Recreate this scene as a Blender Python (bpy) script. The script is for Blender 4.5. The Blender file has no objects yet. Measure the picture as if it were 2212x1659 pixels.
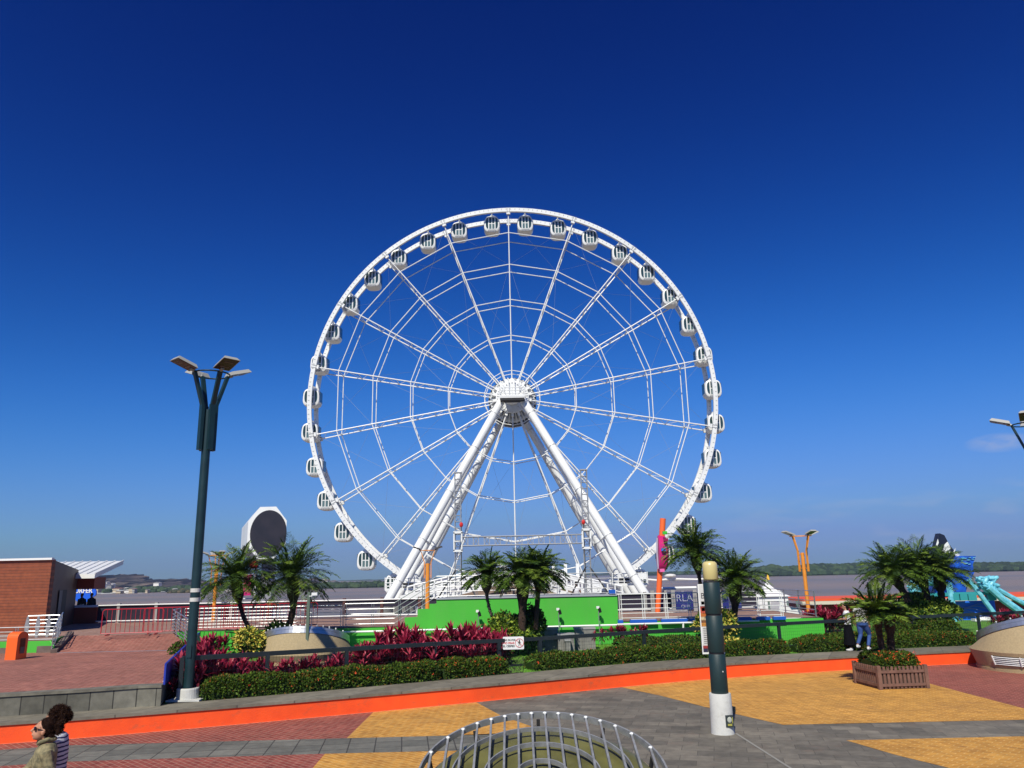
import bpy, math, random
import numpy as np
from mathutils import Vector, Matrix
random.seed(7)
PI=math.pi; R=math.radians
S=bpy.context.scene; COL=S.collection
# ------------------------------------------------------------------ camera
PITCH=R(13.81); ROLL=R(1.25); F=1680.0; CAM=Vector((0,0,3.4))
_fw=Vector((0,math.cos(PITCH),math.sin(PITCH))); _r0=Vector((1,0,0)); _u0=_r0.cross(_fw)
_rt=_r0*math.cos(ROLL)-_u0*math.sin(ROLL); _up=_u0*math.cos(ROLL)+_r0*math.sin(ROLL)
cd=bpy.data.cameras.new('camera'); cam=bpy.data.objects.new('camera',cd); COL.objects.link(cam)
cd.sensor_width=36; cd.lens=36*F/2212; cd.clip_start=.1; cd.clip_end=20000
m=Matrix((_rt,_up,-_fw)).transposed().to_4x4(); m.translation=CAM; cam.matrix_world=m; S.camera=cam
# ------------------------------------------------------------------ light
SUN_EL=R(46); SUN_AZ=R(17)      # sun high behind the camera, a little to the left
w=bpy.data.worlds.new('World'); S.world=w; w.use_nodes=True; nt=w.node_tree; nt.nodes.clear()
def N_(t,**k):
    n=nt.nodes.new(t)
    for a,b in k.items(): setattr(n,a,b)
    return n
sky=N_('ShaderNodeTexSky',sky_type='NISHITA',sun_disc=False,sun_elevation=SUN_EL,sun_rotation=R(180)+SUN_AZ,
       altitude=0,air_density=1.0,dust_density=.2,ozone_density=4.0)
sc_=N_('ShaderNodeSeparateColor'); hsv=N_('ShaderNodeCombineColor'); nt.links.new(sky.outputs[0],sc_.inputs[0])
for i,(g_,k_,c_) in enumerate(((3.23,.0036,4.6),(2.8,.0088,2.4),(2.0,.0259,.5))):   # contrast of a polarised, clear midday sky
    def M_(op,a,b=None):
        q=N_('ShaderNodeMath',operation=op)
        for j,v in enumerate((a,b)):
            if isinstance(v,(int,float)): q.inputs[j].default_value=v
            elif v is not None: nt.links.new(v,q.inputs[j])
        return q.outputs[0]
    y_=M_('MULTIPLY',M_('POWER',sc_.outputs[i],g_),k_)
    o_=M_('MULTIPLY',M_('DIVIDE',y_,M_('ADD',M_('MULTIPLY',y_,c_),1.0)),10.0)
    if i==2: o_=M_('MULTIPLY',o_,M_('SUBTRACT',1.0,M_('MINIMUM',M_('MAXIMUM',M_('MULTIPLY',M_('SUBTRACT',sc_.outputs[0],2.0),.080),0.0),.30)))   # paler towards the horizon
    if i==1: o_=M_('MULTIPLY',o_,M_('SUBTRACT',1.0,M_('MINIMUM',M_('MAXIMUM',M_('MULTIPLY',M_('SUBTRACT',sc_.outputs[0],5.3),.085),0.0),.14)))
    nt.links.new(o_,hsv.inputs[i])
bg=N_('ShaderNodeBackground'); bg.inputs[1].default_value=.1
wo=N_('ShaderNodeOutputWorld')
# faint thin clouds low in the east sky
tc=N_('ShaderNodeTexCoord'); mp=N_('ShaderNodeMapping'); mp.inputs['Scale'].default_value=(9,9,46)
no=N_('ShaderNodeTexNoise'); no.inputs['Scale'].default_value=1.1; no.inputs['Detail'].default_value=6
cr=N_('ShaderNodeMapRange'); cr.inputs['From Min'].default_value=.52; cr.inputs['From Max'].default_value=.75
nt.links.new(tc.outputs['Generated'],mp.inputs[0]); nt.links.new(mp.outputs[0],no.inputs[0]); nt.links.new(no.outputs[0],cr.inputs[0])
sep=N_('ShaderNodeSeparateXYZ'); nt.links.new(tc.outputs['Generated'],sep.inputs[0])
def mrange(src,a,b,c=0,d=1):
    q=N_('ShaderNodeMapRange'); q.inputs[1].default_value=a; q.inputs[2].default_value=b; q.inputs[3].default_value=c; q.inputs[4].default_value=d
    nt.links.new(src,q.inputs[0]); return q.outputs[0]
def mul(a,b):
    q=N_('ShaderNodeMath',operation='MULTIPLY')
    for i,v in enumerate((a,b)):
        if isinstance(v,(int,float)): q.inputs[i].default_value=v
        else: nt.links.new(v,q.inputs[i])
    return q.outputs[0]
m1=mul(mrange(sep.outputs[0],.18,.42),mrange(sep.outputs[2],.0,.05)); m1=mul(m1,mrange(sep.outputs[2],.11,.055))
cl=mul(mul(cr.outputs[0],m1),.35)
# one small brighter wisp
vd=N_('ShaderNodeVectorMath',operation='DISTANCE'); mp2=N_('ShaderNodeMapping'); mp2.inputs['Scale'].default_value=(1,1,3.2)
wisp=(_fw+_rt*(2160-1106)/F-_up*(956-829.5)/F).normalized()
nt.links.new(tc.outputs['Generated'],mp2.inputs[0]); nt.links.new(mp2.outputs[0],vd.inputs[0]); vd.inputs[1].default_value=(wisp.x,wisp.y,wisp.z*3.2)
mp3=N_('ShaderNodeMapping'); mp3.inputs['Scale'].default_value=(30,30,90); n3=N_('ShaderNodeTexNoise'); n3.inputs['Scale'].default_value=1.; n3.inputs['Detail'].default_value=5
nt.links.new(tc.outputs['Generated'],mp3.inputs[0]); nt.links.new(mp3.outputs[0],n3.inputs[0])
w2=mul(mul(mrange(vd.outputs['Value'],.036,.008),mrange(n3.outputs[0],.3,.6)),.5)
ad=N_('ShaderNodeMath',operation='ADD'); nt.links.new(cl,ad.inputs[0]); nt.links.new(w2,ad.inputs[1])
mx=N_('ShaderNodeMix',data_type='RGBA'); nt.links.new(ad.outputs[0],mx.inputs[0]); nt.links.new(hsv.outputs[0],mx.inputs[6]); mx.inputs[7].default_value=(5.4,5.3,5.9,1)
nt.links.new(mx.outputs[2],bg.inputs[0]); nt.links.new(bg.outputs[0],wo.inputs[0])
sl=bpy.data.lights.new('sun','SUN'); sl.energy=5.0; sl.angle=R(.5); sl.color=(1,.945,.81)
so=bpy.data.objects.new('sun',sl); COL.objects.link(so)
_sd=Vector((-math.sin(SUN_AZ)*math.cos(SUN_EL),-math.cos(SUN_AZ)*math.cos(SUN_EL),math.sin(SUN_EL)))
so.rotation_euler=_sd.to_track_quat('Z','Y').to_euler()
S.view_settings.view_transform='Standard'; S.view_settings.look='None'; S.view_settings.exposure=0; S.view_settings.gamma=1
S.cycles.max_bounces=6; S.cycles.transparent_max_bounces=12
# ------------------------------------------------------------------ helpers
def ray(x,y): return _fw+_rt*((x-1106)/F)-_up*((y-829.5)/F)
def at(x,y,Y):
    d=ray(x,y); return CAM+d*(Y/d.y)
def G(x,y,z=0.):
    d=ray(x,y); return CAM+d*((z-CAM.z)/d.z)
def C(r,g,b):
    f=lambda v:(v/255/12.92) if v/255<=.04045 else ((v/255+.055)/1.055)**2.4
    return (f(r),f(g),f(b),1)
MATS={}
def mat(name,col,rough=.6,var=.0,scale=8.,bump=0.,metal=0.,col2=None,spec=.5,bscale=None,detail=4,trans=0.,emit=None,alpha=1.,stretch=None,sub=0.):
    if name in MATS: return MATS[name]
    M=bpy.data.materials.new(name); M.use_nodes=True; t=M.node_tree; b=t.nodes['Principled BSDF']
    b.inputs['Roughness'].default_value=rough; b.inputs['Metallic'].default_value=metal; b.inputs['Specular IOR Level'].default_value=spec
    b.inputs['Base Color'].default_value=col
    if alpha<1: b.inputs['Alpha'].default_value=alpha
    if trans: b.inputs['Transmission Weight'].default_value=trans
    if emit: b.inputs['Emission Color'].default_value=col; b.inputs['Emission Strength'].default_value=emit
    tcn=t.nodes.new('ShaderNodeTexCoord'); src=tcn.outputs['Object']
    if stretch:
        mpn=t.nodes.new('ShaderNodeMapping'); mpn.inputs['Scale'].default_value=stretch; t.links.new(src,mpn.inputs[0]); src=mpn.outputs[0]
    if var or col2:
        n=t.nodes.new('ShaderNodeTexNoise'); n.inputs['Scale'].default_value=scale; n.inputs['Detail'].default_value=detail; t.links.new(src,n.inputs[0])
        r=t.nodes.new('ShaderNodeValToRGB'); r.color_ramp.elements[0].position=.35; r.color_ramp.elements[1].position=.65
        c2=col2 or tuple(c*(1-var) for c in col[:3])+(1,)
        r.color_ramp.elements[0].color=c2; r.color_ramp.elements[1].color=col
        t.links.new(n.outputs[0],r.inputs[0]); t.links.new(r.outputs[0],b.inputs['Base Color'])
    if bump:
        n=t.nodes.new('ShaderNodeTexNoise'); n.inputs['Scale'].default_value=bscale or scale*4; n.inputs['Detail'].default_value=5; t.links.new(src,n.inputs[0])
        bp=t.nodes.new('ShaderNodeBump'); bp.inputs['Strength'].default_value=bump; bp.inputs['Distance'].default_value=.02
        t.links.new(n.outputs[0],bp.inputs['Height']); t.links.new(bp.outputs[0],b.inputs['Normal'])
    MATS[name]=M; return M
def weather(M,col,scale,lo,hi,amt,stretch=None):
    t=M.node_tree; b=t.nodes['Principled BSDF']; L=b.inputs['Base Color'].links; n=t.nodes.new('ShaderNodeTexNoise'); n.inputs['Scale'].default_value=scale; n.inputs['Detail'].default_value=9; n.inputs['Roughness'].default_value=.72
    tcn=t.nodes.new('ShaderNodeTexCoord'); mp_=t.nodes.new('ShaderNodeMapping'); mp_.inputs['Scale'].default_value=stretch or (1,1,1); t.links.new(tcn.outputs['Object'],mp_.inputs[0]); t.links.new(mp_.outputs[0],n.inputs[0])
    r=t.nodes.new('ShaderNodeMapRange'); r.inputs[1].default_value=lo; r.inputs[2].default_value=hi; r.inputs[4].default_value=amt; t.links.new(n.outputs[0],r.inputs[0])
    x=t.nodes.new('ShaderNodeMix'); x.data_type='RGBA'; x.inputs[7].default_value=col; t.links.new(r.outputs[0],x.inputs[0])
    if L: t.links.new(L[0].from_socket,x.inputs[6])
    else: x.inputs[6].default_value=b.inputs['Base Color'].default_value
    t.links.new(x.outputs[2],b.inputs['Base Color']); return M
def brickmat(name,c1,c2,mortar,bw,bh,ms=.012,rough=.85,rot=0.,offset=.5,stain=.25,bump=.4,axis='xy',msz=None,c3=None):
    M=bpy.data.materials.new(name); M.use_nodes=True; t=M.node_tree; b=t.nodes['Principled BSDF']; b.inputs['Roughness'].default_value=rough
    tcn=t.nodes.new('ShaderNodeTexCoord'); mpn=t.nodes.new('ShaderNodeMapping'); mpn.inputs['Rotation'].default_value=(R(90) if axis=='xz' else 0,0,rot)
    if axis=='xz':
        sp=t.nodes.new('ShaderNodeSeparateXYZ'); cb=t.nodes.new('ShaderNodeCombineXYZ'); t.links.new(tcn.outputs['Object'],sp.inputs[0])
        t.links.new(sp.outputs[0],cb.inputs[0]); t.links.new(sp.outputs[2],cb.inputs[1]); src=cb.outputs[0]
    else:
        t.links.new(tcn.outputs['Object'],mpn.inputs[0]); src=mpn.outputs[0]
    br=t.nodes.new('ShaderNodeTexBrick'); t.links.new(src,br.inputs[0]); br.offset=offset
    br.inputs['Color1'].default_value=c1; br.inputs['Color2'].default_value=c2; br.inputs['Mortar'].default_value=mortar
    br.inputs['Scale'].default_value=1; br.inputs['Mortar Size'].default_value=ms; br.inputs['Brick Width'].default_value=bw; br.inputs['Row Height'].default_value=bh
    n=t.nodes.new('ShaderNodeTexNoise'); n.inputs['Scale'].default_value=.7; n.inputs['Detail'].default_value=8; n.inputs['Roughness'].default_value=.7; t.links.new(tcn.outputs['Object'],n.inputs[0])
    mr=t.nodes.new('ShaderNodeMapRange'); mr.inputs[1].default_value=.3; mr.inputs[2].default_value=.7; mr.inputs[3].default_value=1-stain; mr.inputs[4].default_value=1+stain*.5; t.links.new(n.outputs[0],mr.inputs[0])
    n2=t.nodes.new('ShaderNodeTexNoise'); n2.inputs['Scale'].default_value=5; n2.inputs['Detail'].default_value=4; t.links.new(tcn.outputs['Object'],n2.inputs[0])
    mr2=t.nodes.new('ShaderNodeMapRange'); mr2.inputs[1].default_value=.3; mr2.inputs[2].default_value=.7; mr2.inputs[3].default_value=.82; mr2.inputs[4].default_value=1.15; t.links.new(n2.outputs[0],mr2.inputs[0])
    mm=t.nodes.new('ShaderNodeMath'); mm.operation='MULTIPLY'; t.links.new(mr.outputs[0],mm.inputs[0]); t.links.new(mr2.outputs[0],mm.inputs[1])
    ml=t.nodes.new('ShaderNodeVectorMath'); ml.operation='SCALE'; t.links.new(br.outputs[0],ml.inputs[0]); t.links.new(mm.outputs[0],ml.inputs['Scale'])
    t.links.new(ml.outputs[0],b.inputs['Base Color'])
    bp=t.nodes.new('ShaderNodeBump'); bp.inputs['Strength'].default_value=bump; bp.inputs['Distance'].default_value=.01; bp.invert=True
    t.links.new(br.outputs['Fac'],bp.inputs['Height']); t.links.new(bp.outputs[0],b.inputs['Normal'])
    MATS[name]=M; return M
class MB:
    def __init__(s): s.v=[]; s.f=[]; s.m=[]
    def add(s,vs,fs,mi=0):
        o=len(s.v); s.v.extend([tuple(p) for p in vs]); s.f.extend([tuple(i+o for i in f) for f in fs]); s.m.extend([mi]*len(fs)); return s
    def box(s,c,sz,rz=0,mi=0,M=None):
        x,y,z=[q/2 for q in sz]; vs=[Vector((a*x,b*y,d*z)) for d in (-1,1) for a,b in ((-1,-1),(1,-1),(1,1),(-1,1))]
        if M is None: M=Matrix.Rotation(rz,3,'Z')
        c=Vector(c); return s.add([M@q+c for q in vs],[(0,3,2,1),(4,5,6,7),(0,1,5,4),(1,2,6,5),(2,3,7,6),(3,0,4,7)],mi)
    def bar(s,a,b,w,h,mi=0,up=(0,0,1)):
        a=Vector(a); b=Vector(b); d=(b-a); L=d.length
        if L<1e-6: return s
        d/=L; u=Vector(up)
        if abs(d.dot(u))>.98: u=Vector((0,1,0))
        x=d.cross(u).normalized(); z=x.cross(d)
        M=Matrix((x,d,z)).transposed(); return s.box((a+b)/2,(w,L,h),mi=mi,M=M)
    def tube(s,pts,r,n=8,mi=0,cap=True,sq=1.0):
        pts=[Vector(p) for p in pts]; k=len(pts); rs=r if isinstance(r,(list,tuple)) else [r]*k
        vs=[]; fs=[]; px=None
        for i,p in enumerate(pts):
            d=(pts[min(i+1,k-1)]-pts[max(i-1,0)]).normalized()
            if px is None: px=d.orthogonal().normalized() if abs(d.z)>.9 else d.cross(Vector((0,0,1))).normalized()
            else:
                px=(px-d*px.dot(d)).normalized()
            py=d.cross(px)
            for j in range(n):
                a=2*PI*j/n; vs.append(p+px*(math.cos(a)*rs[i])+py*(math.sin(a)*rs[i]*sq))
        for i in range(k-1):
            for j in range(n): fs.append((i*n+j,i*n+(j+1)%n,(i+1)*n+(j+1)%n,(i+1)*n+j))
        if cap: fs.append(tuple(range(n-1,-1,-1))); fs.append(tuple((k-1)*n+j for j in range(n)))
        return s.add(vs,fs,mi)
    def lathe(s,prof,c=(0,0,0),n=32,mi=0,cap=True,a0=0,a1=2*PI):
        c=Vector(c); vs=[]; fs=[]; full=abs(a1-a0-2*PI)<1e-6; nn=n if full else n+1
        for r,z in prof:
            for j in range(nn):
                a=a0+(a1-a0)*j/n; vs.append(c+Vector((r*math.cos(a),r*math.sin(a),z)))
        for i in range(len(prof)-1):
            for j in range(n):
                k=(j+1)%nn; fs.append((i*nn+j,i*nn+k,(i+1)*nn+k,(i+1)*nn+j))
        if cap and full: fs.append(tuple(range(nn-1,-1,-1))); fs.append(tuple((len(prof)-1)*nn+j for j in range(nn)))
        return s.add(vs,fs,mi)
    def prism(s,poly,z0,z1,mi=0,mtop=None):
        n=len(poly); ar=sum(poly[i][0]*poly[(i+1)%n][1]-poly[(i+1)%n][0]*poly[i][1] for i in range(n))
        if ar<0: poly=poly[::-1]
        vs=[(p[0],p[1],z0) for p in poly]+[(p[0],p[1],z1) for p in poly]
        s.add(vs,[tuple(range(n-1,-1,-1))]+[(i,(i+1)%n,n+(i+1)%n,n+i) for i in range(n)],mi)
        return s.add(vs[n:],[tuple(range(n))],mi if mtop is None else mtop)
    def ext(s,poly,d,mi=0):   # extrude a 3D polygon by vector d
        n=len(poly); d=Vector(d); a=[Vector(p) for p in poly]; b=[p+d for p in a]
        return s.add(a+b,[tuple(range(n)),tuple(range(2*n-1,n-1,-1))]+[(i,n+i,n+(i+1)%n,(i+1)%n) for i in range(n)],mi)
    def ell(s,c,r,n=16,k=10,mi=0,M=None):
        c=Vector(c); vs=[]; fs=[]
        for i in range(k+1):
            t=PI*i/k
            for j in range(n):
                a=2*PI*j/n; q=Vector((r[0]*math.sin(t)*math.cos(a),r[1]*math.sin(t)*math.sin(a),r[2]*math.cos(t)))
                vs.append((M@q if M else q)+c)
        for i in range(k):
            for j in range(n): fs.append((i*n+j,(i+1)*n+j,(i+1)*n+(j+1)%n,i*n+(j+1)%n))
        return s.add(vs,fs,mi)
    def build(s,name,mats,parent=None,origin=None,smooth=False,rem=None,auto=None):
        if parent is not None:
            rt=parent
            while rt.parent: rt=rt.parent
            o=rt.location
        else: o=Vector(origin) if origin is not None else Vector((0,0,0))
        me=bpy.data.meshes.new(name); me.from_pydata([(p[0]-o[0],p[1]-o[1],p[2]-o[2]) for p in s.v],[],s.f)
        for q in (mats if isinstance(mats,(list,tuple)) else [mats]): me.materials.append(q)
        me.polygons.foreach_set('material_index',s.m)
        if smooth: me.polygons.foreach_set('use_smooth',[True]*len(s.f))
        me.update(); ob=bpy.data.objects.new(name,me); COL.objects.link(ob)
        if smooth and auto: me.set_sharp_from_angle(angle=R(auto))
        if parent is not None: ob.parent=parent
        else: ob.location=o
        return ob
def tag(o,label=None,cat=None,group=None,kind=None):
    if label: o['label']=label
    if cat: o['category']=cat
    if group: o['group']=group
    if kind: o['kind']=kind
    return o
def thing(name,label,cat,loc=(0,0,0),group=None):
    o=bpy.data.objects.new(name,None); COL.objects.link(o); o.location=loc; o.empty_display_size=.3; return tag(o,label,cat,group)
def copy_tree(o,loc=None,rz=None,sc=None,label=None,group=None,parent=None):
    c=o.copy(); COL.objects.link(c); c.parent=parent
    if loc is not None: c.location=loc
    if rz is not None: c.rotation_euler=(0,0,rz)
    if sc is not None: c.scale=(sc,)*3 if isinstance(sc,(int,float)) else sc
    if label: c['label']=label
    if group: c['group']=group
    for ch in [q for q in o.children]: copy_tree(ch,parent=c)
    return c
def textmesh(txt,size,mt,loc,name='lettering',parent=None,rot=(PI/2,0,0),ext=.004,align='CENTER',bold=0.):
    cu=bpy.data.curves.new('t','FONT'); cu.body=txt; cu.size=size; cu.extrude=ext; cu.align_x=align; cu.align_y='CENTER'; cu.offset=bold
    ob=bpy.data.objects.new('t',cu); COL.objects.link(ob); dg=bpy.context.evaluated_depsgraph_get(); dg.update()
    me=bpy.data.meshes.new_from_object(ob.evaluated_get(dg)); bpy.data.objects.remove(ob); me.materials.clear(); me.materials.append(mt)
    o=bpy.data.objects.new(name,me); COL.objects.link(o); o.rotation_euler=rot
    if parent is not None:
        rt=parent
        while rt.parent: rt=rt.parent
        o.parent=parent; o.location=Vector(loc)-rt.location
    else: o.location=loc
    return o
# ------------------------------------------------------------------ materials
WHITE=mat('white_paint',(.80,.81,.79,1),.35,var=.08,scale=.6)
WHITE2=mat('white_steel',(.78,.79,.77,1),.4)
CABW=mat('cabin_shell',(.80,.80,.77,1),.3)
DGLASS=mat('dark_cabin_glass',(.022,.05,.045,1),.08,spec=.8); PGLASS=mat('sky_pale_cabin_glass',(.10,.16,.155,1),.1,spec=.8)  # lower panes paler: sky seen through them is put into the colour
MARK=mat('joint_grey',(.35,.36,.37,1),.6)
DARK=mat('dark_void',(.015,.015,.017,1),.7)
STEEL=mat('brushed_steel',(.50,.51,.52,1),.32,metal=.75,var=.15,scale=6)
GALV=mat('galvanised_steel',(.36,.37,.38,1),.45,metal=.35,var=.3,scale=9)
LGREEN=mat('lamp_green_paint',(.010,.035,.042,1),.38,var=.25,scale=3)
FENCEM=mat('fence_paint',(.017,.026,.030,1),.45,var=.2,scale=5)
ORANGE=mat('orange_wall_paint',(.95,.095,.010,1),.75,col2=(.86,.080,.009,1),scale=3,bump=.35,bscale=45,detail=8)
YPOST=mat('yellow_post_paint',(.80,.30,.035,1),.45,var=.15,scale=4)
GWALL=mat('green_wall_paint',(.062,.45,.034,1),.6,var=.1,scale=.8,bump=.1,bscale=30,detail=8)
CONC=mat('concrete_grey',(.24,.235,.22,1),.85,var=.35,scale=3,bump=.4,bscale=30,detail=8)
CONCW=mat('concrete_white',(.62,.62,.58,1),.8,var=.15,scale=5,bump=.3,bscale=40,detail=7)
BEIGE=mat('beige_render',(.46,.36,.20,1),.85,var=.16,scale=18,bump=.8,bscale=60,detail=8)
PLAZA=brickmat('grey_stone_paving',(.125,.113,.090,1),(.205,.182,.142,1),(.105,.094,.074,1),.62,.42,.008,rot=R(14),stain=.35)
PLAZB=brickmat('grey_stone_band',(.125,.125,.105,1),(.185,.18,.15,1),(.055,.053,.045,1),.55,.55,.014,rot=R(-8),stain=.3,offset=0.)
REDB=brickmat('red_brick_paving',(.225,.040,.026,1),(.31,.075,.05,1),(.36,.17,.12,1),.24,.12,.012,rot=R(45),stain=.25)
REDT=brickmat('red_brick_terrace',(.25,.07,.045,1),(.34,.115,.08,1),(.40,.22,.16,1),.24,.12,.012,rot=R(30),stain=.3)
YELB=brickmat('yellow_brick_paving',(.46,.20,.022,1),(.61,.295,.045,1),(.64,.38,.11,1),.24,.12,.012,rot=R(45),stain=.25)
DECKB=brickmat('deck_brick',(.27,.15,.11,1),(.33,.2,.15,1),(.3,.2,.16,1),.3,.15,.01,rot=0,stain=.2)
COPE=brickmat('coping_stone',(.165,.148,.108,1),(.225,.205,.155,1),(.10,.09,.07,1),.9,40,.012,rot=R(25),stain=.35)
SWALL=brickmat('stone_block_wall',(.095,.092,.072,1),(.205,.195,.155,1),(.04,.038,.032,1),.46,3,.012,stain=.5,axis='xz')
WOODW=brickmat('wood_board_wall',(.24,.058,.019,1),(.29,.078,.027,1),(.13,.032,.013,1),7.4,.13,.010,stain=.2,axis='xz',rough=.55)
GRASS=mat('lawn_green',(.10,.27,.014,1),.9,col2=(.07,.18,.012,1),scale=6,bump=1,bscale=40)
SOIL=mat('dark_soil',(.03,.022,.014,1),.95,var=.4,scale=6)
LEAF=[mat('hedge_leaf_%s'%n,c,.6,spec=.15) for n,c in (('mid',(.045,.085,.008,1)),('light',(.085,.14,.014,1)),('dark',(.018,.038,.006,1)),('bronze',(.12,.075,.012,1)))]
IXO=mat('ixora_flower',(.80,.09,.02,1),.7)
CORD=[mat('ti_leaf_%s'%n,c,.45,spec=.3) for n,c in (('magenta',(.25,.012,.038,1)),('wine',(.085,.007,.016,1)),('pink',(.50,.07,.11,1)),('maroon',(.035,.012,.010,1)))]
PALML=[mat('palm_leaf_%s'%n,c,.5,spec=.25) for n,c in (('mid',(.070,.130,.012,1)),('light',(.15,.225,.025,1)),('dark',(.025,.055,.008,1)))]
BARK=mat('palm_bark',(.055,.030,.018,1),.95,var=.6,scale=14,bump=1,bscale=30)
BARKG=mat('palm_bark_grey',(.15,.12,.085,1),.95,var=.5,scale=14,bump=1,bscale=30)
CROT=[mat('croton_leaf_%s'%n,c,.5,spec=.2) for n,c in (('yellow',(.62,.52,.09,1)),('green',(.12,.20,.02,1)),('dark',(.03,.06,.01,1)))]
IVY=[mat('ivy_leaf_%s'%n,c,.5,spec=.2) for n,c in (('lime',(.26,.33,.035,1)),('green',(.08,.15,.015,1)),('dark',(.018,.045,.006,1)))]
RED=mat('red_barrier_paint',(.42,.012,.025,1),.45)
BLUEP=mat('blue_panel_paint',(.012,.035,.36,1),.5,var=.2,scale=4)
WATER=None
weather(ORANGE,(.34,.10,.045,1),2.2,.56,.70,.55,(1,1,2.2)); weather(ORANGE,(.9,.42,.25,1),11,.68,.73,.5)
weather(GWALL,(.12,.36,.07,1),.9,.50,.78,.5,(1,1,.25)); weather(GWALL,(.02,.16,.02,1),6,.66,.74,.5)
weather(PLAZA,(.06,.055,.045,1),.5,.55,.75,.5); weather(PLAZA,(.19,.125,.09,1),1.3,.56,.68,.5); weather(PLAZA,(.34,.31,.26,1),9,.72,.76,.7); weather(PLAZB,(.07,.065,.05,1),.8,.55,.75,.5)
for q_ in (YELB,REDB,REDT): weather(q_,(.16,.085,.045,1),.6,.54,.76,.45); weather(q_,(.45,.36,.26,1),8,.70,.76,.5)
weather(CONCW,(.30,.29,.25,1),5,.52,.70,.5); weather(BEIGE,(.22,.19,.13,1),1.4,.54,.74,.45,(1,1,.4)); weather(LGREEN,(.06,.07,.06,1),9,.62,.72,.5)
# ------------------------------------------------------------------ setting: ground, water, terraces
BED=.45
bot=[G(x,y,0) for x,y in [(0,1607.5),(144,1597.7),(504,1566.4),(806.8,1538.5),(1084,1512),(1355,1483),(1533,1466.8),(1851,1446),(2110,1432.7)]]
wall=[(-34,11.5),(-22,14.8)]+[(p.x,p.y) for p in bot]+[(24,30.8),(40,33)]
def smooth_path(P,k=2):
    for _ in range(k):
        Q=[P[0]]
        for a,b in zip(P,P[1:]): Q+= [(a[0]*.75+b[0]*.25,a[1]*.75+b[1]*.25),(a[0]*.25+b[0]*.75,a[1]*.25+b[1]*.75)]
        P=Q+[P[-1]]
    return P
wall=smooth_path(wall)
def offset(P,d):
    Q=[]
    for i,p in enumerate(P):
        a=Vector(P[max(i-1,0)]); b=Vector(P[min(i+1,len(P)-1)]); t=(b-a).normalized()
        dd=d(p[0]) if callable(d) else d
        Q.append((p[0]-t.y*dd,p[1]+t.x*dd))
    return Q
copd=lambda x: float(np.interp(x,[-30,-10,-7,0,6,12,20],[.95,.95,1.2,1.65,1.75,1.5,1.5]))
backl=offset(wall,copd)
# plaza sheet
mb=MB(); mb.add([(-60,-30,0),(60,-30,0),(60,34,0),(-60,34,0)],[(0,1,2,3)]); tag(mb.build('plaza_ground',PLAZA),kind='structure')
def sheet(name,pts,z,mt,px=True):
    P=[G(x,y,0) for x,y in pts] if px else [Vector((a,b,0)) for a,b in pts]
    q=MB(); q.add([(p.x,p.y,z) for p in P],[tuple(range(len(P)))])
    return tag(q.build(name,mt),kind='structure')
wb=lambda x0,x1,n=8,dy=-.3:[(wall_pt(x0+(x1-x0)*i/n)) for i in range(n+1)]
def wall_pt(X):
    xs=[p[0] for p in wall]; ys=[p[1] for p in wall]; return Vector((X,float(np.interp(X,xs,ys)),0))
def wsheet(name,X0,X1,rest,z,mt):
    top=[wall_pt(X0+(X1-X0)*i/24) for i in range(25)]; P=top+[G(x,y,0) for x,y in rest]
    q=MB(); q.add([(p.x,p.y,z) for p in P],[tuple(range(len(P)))]); o=q.build(name,mt); return tag(o,kind='structure')
xw=lambda x,y:G(x,y,0).x
wsheet('red_brick_path',-22,xw(807,1538),[(749,1595),(144,1610.5),(-160,1631)],.004,REDB)
sheet('grey_stone_path',[(-160,1631),(144,1610.5),(749,1595),(946,1590),(1190,1580),(1190,1618),(920,1623.4),(702,1628.6),(144,1645.7),(-160,1666)],.004,PLAZB)
wsheet('yellow_brick_path',xw(807,1538),xw(1028,1519),[(1084,1547),(1190,1584),(946,1590),(749,1595)],.004,YELB)
sheet('red_brick_path',[(702,1628.6),(144,1645.7),(-160,1666),(-300,2000),(300,2100)],.004,REDB)
sheet('yellow_brick_path',[(702,1628.6),(920,1623.4),(1190,1618),(1500,1760),(1200,2300),(300,2100)],.004,YELB)
wsheet('yellow_brick_path',xw(1343,1486),xw(1935,1441),[(2006,1476.4),(2212,1530.6),(2300,1553.5),(2212,1555),(1692,1566),(1595,1544),(1522,1527),(1429,1503.5)],.004,YELB)
wsheet('red_brick_path',xw(1935,1441),30,[(2900,1540),(2300,1553.5),(2212,1530.6),(2006,1476.4)],.004,REDB)
sheet('yellow_brick_path',[(1828,1599.6),(2212,1590.7),(2600,1580),(2800,1900),(2049,1658.8),(1936,1631.3)],.004,YELB)
# thin drain joint near the lamp bollard
q=MB(); a=G(1590,1585,0); b=G(1706,1659,0); c2=G(1850,1760,0); q.bar((a.x,a.y,.006),(b.x,b.y,.006),.05,.006); q.bar((b.x,b.y,.006),(c2.x,c2.y,.006),.05,.006)
tag(q.build('paving_joint',mat('pale_joint',(.26,.25,.22,1),.9)),kind='structure')
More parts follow.
